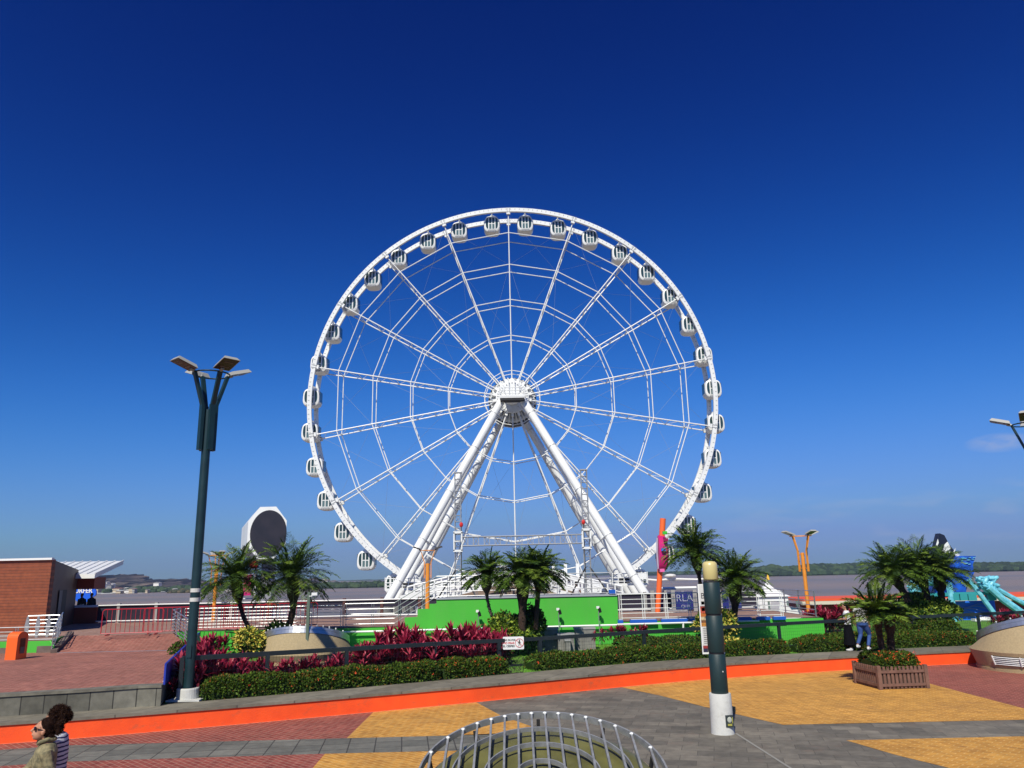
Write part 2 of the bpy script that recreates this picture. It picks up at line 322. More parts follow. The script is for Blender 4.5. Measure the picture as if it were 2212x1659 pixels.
# orange low wall with stone coping/walkway
top=offset(wall,.04)
q=MB(); vs=[]; 
for (x,y),(x2,y2) in zip(wall,offset(wall,.30)): vs+=[(x,y,-.02),(x,y,BED-.06),(x2,y2,BED-.06),(x2,y2,-.02)]
fs=[]
for i in range(len(wall)-1):
    for j in range(3): fs.append((i*4+j,(i+1)*4+j,(i+1)*4+j+1,i*4+j+1))
q.add(vs,[f[::-1] for f in fs]); o=q.build('low_wall',ORANGE,smooth=False); tag(o,'long low wall painted bright orange curving along the plaza','wall')
q=MB(); F1=offset(wall,-.035); vs=[]
for (x,y),(x2,y2) in zip(F1,backl): vs+=[(x,y,BED-.06),(x,y,BED),(x2,y2,BED),(x2,y2,BED-.06)]
fs=[(i*4+j,(i+1)*4+j,(i+1)*4+(j+1)%4,i*4+(j+1)%4) for i in range(len(wall)-1) for j in range(4)]
q.add(vs,[f[::-1] for f in fs]); c_=q.build('coping_stones',COPE); c_.parent=o
# thin pale paint edge at the foot of the wall
q=MB(); E1=offset(wall,-.03); E2=offset(wall,.01)
for i in range(len(wall)-1): q.add([(E1[i][0],E1[i][1],.008),(E1[i+1][0],E1[i+1][1],.008),(E2[i+1][0],E2[i+1][1],.008),(E2[i][0],E2[i][1],.008)],[(0,1,2,3)])
tag(q.build('paint_edge',mat('pale_orange_edge',(.72,.33,.2,1),.8)),kind='structure')
# garden bed surface
XL=-8.85; RY0=G(235,1408,.93).y   # edge between brick terrace/ramp and garden
gp=[p for p in backl if p[0]>XL]; gp=[(-14.8,35.3),(-14.2,33.6),(-12.15,RY0),(XL,gp[0][1]-.2)]+gp
q=MB(); poly=[(x,y) for x,y in gp]+[(40,52),(13.2,52),(13.2,35.3)]
q.add([(x,y,BED-.012) for x,y in poly],[tuple(range(len(poly)))]); tag(q.build('garden_lawn',GRASS),kind='structure')
q=MB(); sp=[p for p in offset(backl,.02) if XL<p[0]<0.2]; poly=[(XL,sp[0][1])]+sp+[(0.3,30.5),(-3,31.5),(-13.2,31),(-12.15,RY0)]
q.add([(x,y,BED-.006) for x,y in poly],[tuple(range(len(poly)))]); tag(q.build('planting_soil',SOIL),kind='structure')
# lower brick terrace (left) behind a grey stone wall
TZ=.93
sw=[p for p in backl if p[0]<XL]; sw=sw+[(XL,backl[[i for i,p in enumerate(backl) if p[0]>=XL][0]][1]-.35)]
ramp_y0=G(235,1408,TZ).y; UZ=1.35
q=MB(); poly=sw+[(-12.15,ramp_y0),(G(115,1412,TZ).x-.1,ramp_y0),(G(115,1412,TZ).x-.5,31.0),(-40,31.0)]
q.add([(x,y,TZ) for x,y in poly],[tuple(range(len(poly)))]); tag(q.build('brick_terrace',REDT),kind='structure')
q=MB()
for (x,y),(x2,y2) in zip(sw,sw[1:]): q.add([(x,y,BED),(x2,y2,BED),(x2,y2,TZ-.05),(x,y,TZ-.05)],[(0,1,2,3)])
q.add([(XL,sw[-1][1],BED),(-12.15,ramp_y0,BED),(-12.15,ramp_y0,TZ-.002),(XL,sw[-1][1],TZ-.002)],[(0,1,2,3)]); q.add([(-12.15,ramp_y0,BED),(-14.2,33.6,BED),(-14.2,33.6,UZ-.002),(-12.15,ramp_y0,TZ-.002)],[(0,1,2,3)])
o=q.build('stone_wall',SWALL); tag(o,'low wall of large grey stone blocks holding the brick terrace at left','wall')
q=MB(); s2=offset(sw,-.03); s3=offset(sw,.35)
for i in range(len(sw)-1):
    a,b,c,d=s2[i],s2[i+1],s3[i+1],s3[i]
    for z,flip in ((TZ+.012,0),): q.add([(a[0],a[1],z),(b[0],b[1],z),(c[0],c[1],z),(d[0],d[1],z)],[(0,1,2,3)])
    q.add([(a[0],a[1],TZ-.05),(b[0],b[1],TZ-.05),(b[0],b[1],TZ+.012),(a[0],a[1],TZ+.012)],[(0,1,2,3)])
c_=q.build('coping_stones',mat('wall_top_stone',(.19,.175,.135,1),.85,var=.4,scale=4,bump=.4)); c_.parent=o
# ramp and upper terraces
rl0=G(115,1412,TZ); rr0=Vector((-12.15,ramp_y0,TZ)); rl1=G(213,1366,UZ); rr1=Vector((-14.2,33.6,UZ))
q=MB(); q.add([(rl0.x,ramp_y0,TZ+.003),rr0+Vector((0,0,.003)),(rr1.x,rr1.y,UZ),(rl1.x,rr1.y,UZ)],[(0,1,2,3)])
tag(q.build('brick_ramp',REDT),kind='structure')
q=MB(); q.bar((rl0.x,ramp_y0,TZ+.006),(-12.15,ramp_y0,TZ+.006),.07,.012); tag(q.build('drain_strip',STEEL),kind='structure')
q=MB(); ry=rr1.y
q.add([(-60,ry-.0,UZ),(-14.2,ry,UZ),(-14.8,35.3,UZ),(13.2,35.3,UZ),(13.2,45,UZ),(-60,45,UZ)],[(0,1,2,3,4,5)])
q.add([(-60,31.1,UZ-.002),(rl0.x-.6,31.1,UZ-.002),(rl1.x-.3,ry,UZ-.002),(-60,ry,UZ-.002)],[(0,1,2,3)])
tag(q.build('upper_terrace',DECKB),kind='structure')
q=MB(); q.add([(13.2,45,-1.2),(60,45,-1.2),(60,56,-1.2),(13.2,56,-1.2)],[(0,1,2,3)]); tag(q.build('lower_promenade',DECKB),kind='structure')
q=MB(); q.add([(-60,45,-3.2),(13.2,45,-3.2),(13.2,45,UZ),(-60,45,UZ)],[(0,1,2,3)]); q.add([(13.2,56,-3.2),(60,56,-3.2),(60,56,-1.2),(13.2,56,-1.2)],[(0,1,2,3)])
tag(q.build('river_embankment',CONC),kind='structure')
# green retaining faces of the upper terrace
def greenwall(pts,z0,z1,y,label,th=.25):
    q=MB(); q.box(((pts[0]+pts[1])/2,y+th/2,(z0+z1)/2),(abs(pts[1]-pts[0]),th,z1-z0)); o=q.build('retaining_wall',GWALL); tag(o,label,'wall'); return o
greenwall((-14.8,at(874,1360,35).x),BED,UZ-.03,35.02,'low bright green retaining wall under the long railing behind the ti plants')
greenwall((at(1333,1340,35).x,13.2),BED,UZ-.03,35.05,'low bright green retaining wall right of the tall green stage wall, under blue lights')
q=MB(); q.box(((-60+rl0.x-.5)/2,31.05,(TZ+UZ)/2),(rl0.x-.5+60,.1,UZ-TZ)); q.ext([(rl0.x-.5,31.0,TZ-.1),(rl1.x-.3,ry,TZ),(rl1.x-.3,ry,UZ+.02),(rl0.x-.5,31.0,UZ)],(-.05,.0,0))
q.ext([(rl0.x-.1,ramp_y0+.1,TZ-.1),(rl0.x-.5,31.0,TZ-.1),(rl0.x-.5,31.0,UZ-.0),(rl0.x-.1,ramp_y0+.1,TZ+.1)],(-.05,0,0))
tag(q.build('retaining_wall',GWALL),'green painted low wall beside the brick ramp under the left railings','wall')
q=MB(); q.bar((rl0.x-.12,ramp_y0-.05,TZ+.06),(rl1.x-.2,ry+.2,UZ+.1),.22,.14); q.box((rl0.x-.55,ramp_y0+.35,TZ+.12),(.75,.3,.24)); q.box((rl0.x-3.4,ramp_y0+.42,TZ+.1),(2.6,.3,.2)); tag(q.build('ramp_kerb',mat('kerb_brown',(.16,.12,.10,1),.85,var=.3,scale=4)),kind='structure')
# river
def watermat():
    M=bpy.data.materials.new('river_water'); M.use_nodes=True; t=M.node_tree; b=t.nodes['Principled BSDF']
    b.inputs['Base Color'].default_value=(.30,.22,.14,1); b.inputs['Roughness'].default_value=.35; b.inputs['Specular IOR Level'].default_value=.22
    tcn=t.nodes.new('ShaderNodeTexCoord'); n=t.nodes.new('ShaderNodeTexNoise'); n.inputs['Scale'].default_value=.55; n.inputs['Detail'].default_value=8; n.inputs['Roughness'].default_value=.7
    mpn=t.nodes.new('ShaderNodeMapping'); mpn.inputs['Scale'].default_value=(1,.6,1); t.links.new(tcn.outputs['Object'],mpn.inputs[0]); t.links.new(mpn.outputs[0],n.inputs[0])
    bp=t.nodes.new('ShaderNodeBump'); bp.inputs['Strength'].default_value=1; bp.inputs['Distance'].default_value=.9; t.links.new(n.outputs[0],bp.inputs['Height']); t.links.new(bp.outputs[0],b.inputs['Normal'])
    n2=t.nodes.new('ShaderNodeTexNoise'); n2.inputs['Scale'].default_value=.012; n2.inputs['Detail'].default_value=3; m2=t.nodes.new('ShaderNodeMapping'); m2.inputs['Scale'].default_value=(.3,1,1)
    t.links.new(tcn.outputs['Object'],m2.inputs[0]); t.links.new(m2.outputs[0],n2.inputs[0])
    r=t.nodes.new('ShaderNodeValToRGB'); r.color_ramp.elements[0].color=(.29,.215,.15,1); r.color_ramp.elements[1].color=(.21,.18,.14,1); r.color_ramp.elements[0].position=.42; r.color_ramp.elements[1].position=.6
    t.links.new(n2.outputs[0],r.inputs[0]); t.links.new(r.outputs[0],b.inputs['Base Color']); return M
WZ=-3.0
q=MB(); q.add([(-3400,44,WZ),(3400,44,WZ),(3400,2500,WZ),(-3400,2500,WZ)],[(0,1,2,3)]); tag(q.build('river_water',watermat()),kind='structure')
#%%PART2
# ------------------------------------------------------------------ far shores
def houses_and_hills():
    HILLM=mat('dry_hill',(.24,.175,.13,1),.95,col2=(.13,.11,.08,1),scale=.022,detail=8)  # patchy brown of the dry hills themselves
    SHOREM=mat('green_shore',(.035,.055,.03,1),.95,col2=(.06,.075,.04,1),scale=.05,detail=8)
    def ridge(name,prof,Y,depth,mt,zb=WZ,kind='structure',jag=2.,seed=1):
        rnd=random.Random(seed); P=[at(x,y,Y) for x,y in prof]; q=MB(); rows=9; xs=np.array([p.x for p in P]); zs=np.array([p.z for p in P]); n=int(max(60,len(prof)*14)); vs=[]
        for k in range(rows):
            t=k/(rows-1)
            for i in range(n):
                x=xs[0]+(xs[-1]-xs[0])*i/(n-1); z=float(np.interp(x,xs,zs)); s=math.sin(t*PI/2) if t<=1 else 1
                e=1 if 0<i<n-1 else 0
                z2=zb-1+(z-zb+1)*s+rnd.uniform(-1,1)*jag*s*e
                vs.append((x+rnd.uniform(-1,1)*jag*.6,Y-depth*(1-t)+rnd.uniform(-1,1)*jag,z2))
        fs=[(k*n+i,k*n+i+1,(k+1)*n+i+1,(k+1)*n+i) for k in range(rows-1) for i in range(n-1)]
        q.add(vs,fs); o=q.build(name,mt); tag(o,kind=kind); return o
    # left bank hills
    ridge('hill',[(-60,1262),(100,1260),(180,1256),(200,1253),(222,1255),(248,1255),(262,1253),(275,1249),(284,1246.5),(292,1245.6),(304,1246),(312,1246.5),(318,1250),(332,1253),(345,1257),(360,1260),(380,1257.5),(398,1255.5),(410,1255),(425,1257),(470,1262),(560,1268)],1050,350,HILLM,jag=4,seed=3)
    ridge('far_shore',[(-900,1282),(0,1266),(600,1258),(1000,1249),(1300,1240),(1700,1231),(2300,1218),(3200,1200)],2300,120,SHOREM,jag=3,seed=8)
    ridge('hill',[(520,1270),(600,1268),(650,1262),(672,1257),(686,1252.5),(700,1251),(712,1253),(725,1257),(760,1262),(830,1266),(1000,1262)],1600,300,HILLM,jag=4,seed=4)
    return ridge,HILLM,SHOREM
ridge,HILLM,SHOREM=houses_and_hills()
def canopy_band(name,label,pts,Y,base_px,seed,n=900,cols=None,sz=(5,9),thick=25,group=None):
    """far river bank wood: thousands of small crown lumps heaped along the bank"""
    rnd=random.Random(seed); q=MB(); xs=[p[0] for p in pts]; ys=[p[1] for p in pts]
    for i in range(n):
        x=rnd.uniform(xs[0],xs[-1]); yt=np.interp(x,xs,ys); yb=base_px(x); t=rnd.random()**.7
        YY=Y+rnd.uniform(0,thick)+t*thick; p=at(x,yb+(yt-yb)*t,YY); r=rnd.uniform(*sz)*.5; p.z=max(p.z-r*.6,WZ+r*.3)
        M=Matrix.Rotation(rnd.uniform(0,6),3,'Z'); q.ell(p,(r*1.25,r,r*.8),7,4,mi=rnd.randrange(3),M=M)
    o=q.build(name,cols or [mat('far_wood_a',(.03,.055,.022,1),.95),mat('far_wood_b',(.045,.075,.03,1),.95),mat('far_wood_c',(.018,.034,.016,1),.95)])
    tag(o,label,'trees',kind='stuff'); return o
# water line helper on right / left banks
def wl(Y): return lambda x:1243-(x-1106)*.0218+6.4*F/Y*.99
canopy_band('far_wood','dense dark mangrove wood along the far right river bank',[(1600,1228),(1640,1225),(1665,1219),(1690,1224),(1720,1222),(1745,1219),(1770,1217),(1800,1218),(1860,1216),(1960,1216),(2060,1217),(2120,1215),(2212,1214),(2330,1212)],760,wl(760),11,n=2600,sz=(5,10))
canopy_band('far_wood','thin dark tree line on the far bank right of the wheel',[(1380,1243),(1440,1238),(1456,1236),(1480,1239),(1500,1236),(1560,1238),(1640,1230)],1500,wl(1500),12,n=500,sz=(8,14))
canopy_band('far_wood','dark green trees at the foot of the dry hills on the left bank',[(100,1268),(200,1271),(260,1272),(288,1268),(305,1265),(320,1267),(345,1266),(365,1270),(380,1265),(400,1264),(420,1264),(500,1268),(620,1266),(700,1258),(760,1257),(800,1256),(830,1254),(870,1256),(960,1256),(1000,1255)],560,wl(560),13,n=1500,sz=(2.5,6),thick=12)
canopy_band('far_wood','brownish scrub at the water edge behind the tall green lamp post',[(365,1281),(378,1275),(395,1272),(430,1273),(470,1278)],500,wl(500),14,n=220,sz=(2,4),thick=6,cols=[mat('scrub_a',(.10,.08,.04,1),.95),mat('scrub_b',(.06,.065,.03,1),.95),mat('scrub_c',(.035,.04,.02,1),.95)])
# houses on the far left bank
hw=[mat('far_house_white',(.75,.73,.68,1),.8),mat('far_house_cream',(.5,.42,.30,1),.8),mat('far_house_grey',(.30,.30,.30,1),.8)]
hr=[mat('far_roof_grey',(.25,.24,.23,1),.8),mat('far_roof_rust',(.28,.13,.09,1),.8),mat('far_roof_pale',(.5,.5,.48,1),.7)]
rnd=random.Random(5); HL=[]; NUMW='one two three four five six seven eight nine ten eleven twelve thirteen fourteen fifteen sixteen seventeen eighteen nineteen twenty twenty-one twenty-two twenty-three twenty-four twenty-five twenty-six twenty-seven twenty-eight twenty-nine thirty'.split()
HS=[(222,1256.5,3.5,3),(228,1258,4,2.5),(214,1263,6,2.5),(212,1268,8,3),(232,1264,4,4),(241,1263,5,3),(236,1266,7,2.5),(220,1262,5,2),(206,1274,9,3),(226,1259,8,2.5),(250,1273,12,2.5),(272,1272,10,2.5),(282,1274,7,4),(288,1275,4,4),(275,1277,6,3.5),(337,1262.5,9,5),(371,1271,5,3),(375,1274,5,2.5),(385,1271,3,5),(393,1272,5,2.5),(363,1271,5,2),(316,1275,4,2),(349,1280,4,2),(209,1284,10,2.5),(245,1283.5,22,3),(224,1284.5,12,2.5),(255,1279,8,3.5),(268,1278,8,4),(203,1285,9,2),(300,1283,5,2),(312,1282,6,1.5),
(705,1255,5,2.5),(698,1254,4,2),(718,1259,5,2.5),(735,1262,6,2),(742,1263,5,2),(775,1261,8,4),(783,1263,4,3),(797,1264,16,4.5),(810,1262,4,2.5),(480,1270,9,3),(495,1276,14,3),(722,1262,7,2),(760,1263,4,2)]
for i,(x,y,wd,ht) in enumerate(HS):
    Y=rnd.uniform(535,552) if y>1272 and x<600 else (rnd.uniform(640,760) if x<600 else 700)
    s=Y/1700; p=at(x,y,Y); W=wd*s*1.25; H=ht*s*1.3; D=W*.7+3; q=MB()
    q.box((p.x,p.y+D/2,p.z),(W,D,H)); k=i%3
    q.ext([(p.x-W*.54,p.y-.4,p.z+H/2),(p.x+W*.54,p.y-.4,p.z+H/2),(p.x,p.y-.4,p.z+H/2+min(H*.45,W*.18))],(0,D+.8,0),1)
    q.box((p.x,p.y+D/2,p.z-H/2-1.5),(W*.9,D*.9,3.0),mi=0)
    o=q.build('far_house',[hw[(i*7+i//3)%3 if i!=15 else 0],hr[k if y<1280 or x>600 else 2]],origin=(p.x,p.y+D/2,p.z-H/2))
    wk=0 if (y<1270 and x<600) else (2 if x>600 else 1); HL.append((wk,x,o))
for wk,where in enumerate(('on the dry hillside across the river','low on the far left river bank','on the far bank left of wheel')):
    for j,(_,x,o) in enumerate(sorted([h for h in HL if h[0]==wk],key=lambda h:h[1])): tag(o,'tiny pale house %s, number %s from left'%(where,NUMW[j]),'house',group='tiny pale houses '+where.replace('on the','of the').replace('low ',''))
# long river boat jetty behind the orange pole
q=MB(); 
for a,b in (((1395,1252),(1448,1251)),((1448,1251),(1560,1248))):
    pa=at(*a,600); pb=at(*b,600); mid=(pa+pb)/2; mid.z-=1.0; q.tube([pa,mid,pb],1.0,5)
p=at(1449,1257,600); q.box((p.x,p.y,p.z-1.5),(1.6,1.6,7)); q.ell((p.x,p.y,p.z+4.5),(4.5,4.5,1.4),10,5)
tag(q.build('pipe_bridge',hw[0]),'distant pale pipe bridge over the river behind the orange pole','bridge')
# ------------------------------------------------------------------ ferris wheel
HX,HZ,RW=0.0,25.5,26.05; YF,YB=96.4,99.8
W=thing('ferris_wheel','giant white ferris wheel on two pairs of slanted tubular legs beside the river','ferris wheel',(0,98.1,0))
def pol(r,a,y): return Vector((HX+r*math.sin(a),y,HZ+r*math.cos(a)))
for y,nm in ((YF,'outer_rim'),(YB,'outer_rim')):
    q=MB(); n=144; w_=.36; vs=[]
    for i in range(n):
        a=2*PI*i/n
        for r,dy in ((RW,-w_/2),(RW,w_/2),(RW-.54,w_/2),(RW-.54,-w_/2)): vs.append(pol(r,a,y+dy))
    fs=[(i*4+j,i*4+(j+1)%4,((i+1)%n)*4+(j+1)%4,((i+1)%n)*4+j) for i in range(n) for j in range(4)]
    q.add(vs,fs,0)
    for i in range(270):
        a=2*PI*(i+.5)/270; c=pol(RW-.20,a,y-w_/2-.01); M=Matrix.Rotation(a,3,'Y'); q.box(c,(.06,.03,.20),mi=1,M=M)
    for k in range(18):
        for da in (-.006,.006): q.box(pol(RW-.31,k*PI/9+da,y),(.09,w_+.06,.70),mi=1,M=Matrix.Rotation(k*PI/9+da,3,'Y'))
        q.box(pol(RW-.75,k*PI/9,y),(.5,w_*.9,.3),M=Matrix.Rotation(k*PI/9,3,'Y'))
    q.build(nm,[WHITE,MARK],W)
def chord_y(r,front):   # front/back chord spacing narrows towards the hub
    t=(RW-r)/RW; return (YF+.1+.75*t) if front else (YB-.1-.75*t)
for k in range(18):
    a=k*PI/9; q=MB()
    for fr in (1,0):
        q.tube([pol(RW-.6,a,chord_y(RW-.6,fr)),pol(2.0,a,chord_y(2.0,fr))],.078,8)
    nd=19; rr=[2.6+(RW-1.0-2.6)*i/(nd-1) for i in range(nd)]
    for i in range(nd-1): q.tube([pol(rr[i],a,chord_y(rr[i],i%2)),pol(rr[i+1],a,chord_y(rr[i+1],(i+1)%2))],.034,5)
    for i in range(0,nd,2): q.tube([pol(rr[i],a,chord_y(rr[i],0)),pol(rr[i],a,chord_y(rr[i],1))],.045,5)
    q.build('spoke',WHITE,W)
for r in (22.6,18.1,13.2,8.3,3.6):
    for fr in (1,0):
        q=MB(); y=chord_y(r,fr)
        for k in range(18): q.tube([pol(r,k*PI/9,y),pol(r,(k+1)*PI/9,y)],.062 if r>4 else .05,6)
        q.build('tie_ring',WHITE,W)
# thin bracing cables in the upper sectors
q=MB()
for k in range(18):
    for r0,r1 in ((25.2,18.1),(18.1,8.3)):
        for s in (0,1): q.tube([pol(r0 if s else r1,k*PI/9,YF+.5),pol(r1 if s else r0,(k+1)*PI/9,YF+.5)],.012,3,cap=False)
q.build('bracing_cable',GALV,W)
# hub
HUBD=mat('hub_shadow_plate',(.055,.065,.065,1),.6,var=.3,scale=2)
q=MB(); 
def ring_y(prof,n=36,mi=0):
    # lathe around the Y axis through the hub; prof=(r,y)
    vs=[];fs=[]
    for r,y in prof:
        for j in range(n): vs.append(pol(r,2*PI*j/n,y))
    for i in range(len(prof)-1):
        for j in range(n): fs.append((i*n+j,(i+1)*n+j,(i+1)*n+(j+1)%n,i*n+(j+1)%n))
    q.add(vs,fs,mi)
ring_y([(0,96.6),(2.1,96.6),(2.1,97.0),(1.9,97.0),(1.9,98.8),(2.9,98.8),(2.9,99.3),(0,99.3)],36)
for k in range(36):
    a=2*PI*(k+.5)/36; M=Matrix.Rotation(a,3,'Y')
    q.box(pol(2.45,a,98.72),(.34,.12,.7),M=M,mi=0); q.box(pol(2.25,a,98.6),(.10,.3,.5),M=M,mi=1)
    q.box(pol(1.75,a,96.52),(.2,.12,.45),M=M,mi=0)
for k in range(18):
    a=k*PI/9; q.box(pol(2.15,a,97.1),(.34,.5,.7),M=Matrix.Rotation(a,3,'Y')); q.tube([pol(2.0,a,97.2),pol(2.8,a,98.8)],.07,5)
    q.tube([pol(1.4,a+.17,96.5),pol(3.1,a+.17,98.9)],.06,5)
q.build('hub',[WHITE2,MARK],W)
q=MB(); ring_y([(1.93,97.02),(1.93,98.7)],36); q.build('hub_drum_shade',HUBD,W)  # dark sleeve over the white drum: underside shade put into the colour
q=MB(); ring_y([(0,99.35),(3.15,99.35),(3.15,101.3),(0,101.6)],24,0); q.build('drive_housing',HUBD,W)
q=MB(); ring_y([(0,93.0),(.9,93.0),(1.15,93.2),(1.15,96.5)],28); ring_y([(1.0,99.0),(1.0,104.0),(0,104.0)],28)
for k in range(16): q.box(pol(.95,k*PI/8,92.97),(.14,.05,.14),mi=1,M=Matrix.Rotation(k*PI/8,3,'Y'))
q.build('axle',[WHITE2,MARK],W,smooth=False)
# front service balcony at the hub
q=MB(); fz=at(1106,859,92.0).z; hw_=1.52
q.box((0,92.3,fz-.06),(hw_*2,1.6,.12),mi=0); q.box((0,92.3,fz-.25),(hw_*2-.1,1.5,.26),mi=1)
for z in (.45,.8,1.15): 
    q.tube([(-hw_,91.55,fz+z),(hw_,91.55,fz+z)],.045,5)
    for s in (-1,1): q.tube([(s*hw_,91.55,fz+z),(s*hw_,93.0,fz+z)],.045,5)
q.box((0,91.5,fz+.12),(hw_*2,.05,.24))
for x in (-hw_,-.75,0,.75,hw_): q.tube([(x,91.55,fz-.3 if abs(x)>1 else fz),(x,91.55,fz+(1.15 if abs(x)<.1 or abs(x)>1 else .45))],.05,5)
for x in (-.42,.3): q.tube([(x,92.6,fz),(x,92.6,fz+2.6)],.04,5)
q.build('hub_balcony',[WHITE2,DARK],W)
# legs
for s in (-1,1):
    for yb,ya,rad,bx in ((84,93.2,.47,13.7),(92.3,93.4,.43,13.9),(104,103.2,.44,14.6),(112,103.6,.44,14.9)):
        q=MB(); A=Vector((s*1.0,ya,HZ-.7)); B=Vector((s*bx,yb,.6)); d=B-A
        q.tube([A,A+d*.98,B],[rad,rad,rad],20)
        for t in (.1,.28,.5,.72,.9):
            c=A+d*t; u=d.normalized(); q.tube([c-u*.06,c+u*.06],rad*1.10,20,mi=0)
            q.tube([c-u*.02,c+u*.02],rad*1.13,20,mi=1)
        q.tube([B,B-Vector((0,0,1.8))],[rad*1.7,rad*1.9],16,mi=2)
        q.build('support_leg',[WHITE,MARK,CONC],W,smooth=True,auto=40)
    for (y0,y1),sg in (((84,92.3),1),((104,112),1)):
        for t in (.28,.5,.72):
            q=MB(); f=lambda yb,ya:Vector((s*1.0,ya,HZ-.7)).lerp(Vector((s*(13.8 if y0<100 else 14.75),yb,.6)),t)
            q.tube([f(y0,93.2 if y0<100 else 103.2),f(y1,93.4 if y0<100 else 103.6)],.13,8); q.build('cross_brace',WHITE,W)
    # service platform with railing by the foot of the leg
    q=MB(); cx=s*12.3; z0=at(859,1273,88).z; hw2=1.9
    q.box((cx,88,z0),(hw2*2,2.6,.22))
    for z in (.35,.7,1.15):
        q.tube([(cx-hw2,86.8,z0+z),(cx+hw2,86.8,z0+z)],.05,5); q.tube([(cx-hw2,89.2,z0+z),(cx+hw2,89.2,z0+z)],.05,5)
        for e in (-1,1): q.tube([(cx+e*hw2,86.8,z0+z),(cx+e*hw2,89.2,z0+z)],.05,5)
    for i in range(7): x=cx-hw2+hw2*2*i/6; q.tube([(x,86.8,z0),(x,86.8,z0+(1.3 if i in(0,1,5,6) else 1.15))],.05,5)
    q.box((cx+s*-.4,88.2,z0+.45),(1.1,.9,.6),mi=1); q.ell((cx+s*.4,88.0,z0+.6),(.45,.4,.45),10,6,mi=1)
    for e in (-1,1): q.tube([(cx+e*1.4,88,z0),(cx+e*1.4,88,-1.2)],.12,6)
    q.build('service_platform',[WHITE2,DARK],W)
# pier under the wheel
q=MB(); q.box((0,99,-2.2),(37,46,2.2)); q.box((0,99,-1.05),(36,45,.1),mi=1); tag(q.build('wheel_pier',[CONC,mat('pier_deck',(.22,.2,.18,1),.9)]),'concrete pier carrying the ferris wheel over the river','pier')
# cabins
def make_cabin():
    c=thing('gondola_cabin','white gondola','gondola')
    hw_,hh,hd=1.08,1.20,.95; n=28; pw=3.2
    def se(t,a,b,p=pw):
        ct,st=math.cos(t),math.sin(t); return (a*math.copysign(abs(ct)**(2/p),ct),b*math.copysign(abs(st)**(2/p),st))
    q=MB(); cz=-1.62
    rings=[(-hd,.86),(-hd*.93,.95),(-hd*.6,1.0),(hd*.6,1.0),(hd*.93,.95),(hd,.86)]; vs=[]
    for y,sc in rings:
        for j in range(n):
            x,z=se(2*PI*j/n,hw_*sc,hh*sc); x*=1-.06*(z/hh)+.0; vs.append((x,y,z+cz))
    fs=[(i*n+j,i*n+(j+1)%n,(i+1)*n+(j+1)%n,(i+1)*n+j) for i in range(len(rings)-1) for j in range(n)]
    fs.append(tuple(range(n-1,-1,-1))); fs.append(tuple((len(rings)-1)*n+j for j in range(n))); q.add(vs,fs)
    q.box((0,-hd-.01,cz-hh*.80),(1.1,.03,.06),mi=1)
    for x in (-.42,-.2,.0,.2,.42): q.box((x,-hd-.02,cz-hh*.84),(.12,.03,.05),mi=1)
    q.build('cabin_shell',[CABW,MARK],c,smooth=True,auto=35)
    # curved side windows in the front and back faces, flank glazing
    for sy in (-1,1):
        y=sy*(hd+.012)
        for s in (-1,1):
            q=MB(); m_=10; P=[]
            for i in range(m_+1):
                t=-1+2*i/m_; z=cz+.06+t*.84; P.append((s*(.50),y,z))
            Qo=[]
            for i in range(m_+1):
                t=-1+2*i/m_; z=cz+.06+t*.84; Qo.append((s*(.50+.33*math.sqrt(max(0,1-abs(t)**2.4))),y,z))
            q.add(P+Qo,[(i,i+1,m_+2+i,m_+1+i) if (s*sy)>0 else (m_+1+i,m_+2+i,i+1,i) for i in range(m_)]); q.build('side_window',DGLASS,c)
        dr=MB(); 
        for x in (-.41,0,.41): dr.box((x,y+sy*.01,cz+.06),(.10,.05,1.80))
        for z in (-.82,.0,.93): dr.box((0,y+sy*.008,cz+z),(.82,.04,.07 if z else .09))
        dd=dr.build('door',WHITE2,c)
        for xx in (-.2,.2):
            for zz in (-.41,.46):
                pq=MB(); pq.box((xx,y-sy*.004,cz+zz),(.31,.012,.80)); pq.build('pane',PGLASS if zz<0 else DGLASS,dd)
    for s in (-1,1):
        q=MB(); q.box((s*(hw_+.005),0,cz+.1),(.03,1.25,1.35)); q.build('flank_window',DGLASS,c)
    q=MB(); 
    for x in (-.16,.16): q.tube([(x,-.25,cz+hh-.05),(x*.8,-.25,-.1)],.09,8); q.tube([(x,.3,cz+hh-.05),(x*.8,.3,-.1)],.09,8)
    q.tube([(0,-1.55,0),(0,1.55,0)],.10,8); q.box((0,0,cz+hh+.05),(.7,1.0,.16))
    q.build('hanger',WHITE2,c)
    return c
ordn=['','first','second','third','fourth','fifth','sixth','seventh','eighth','ninth','tenth','eleventh','twelfth','thirteenth','fourteenth','fifteenth','sixteenth','seventeenth','eighteenth']
cab=make_cabin()
for k in range(36):
    a=R(5+10*k); p=pol(RW-.12,a,98.1); c=cab if k==0 else copy_tree(cab)
    c.location=p; side='right' if k<18 else 'left'; num=k+1 if k<18 else 36-k
    c['label']='white gondola with dark windows, %s down the %s side of the wheel from its top'%(ordn[num],side); c['group']='gondola cabins hanging round the ferris wheel rim'
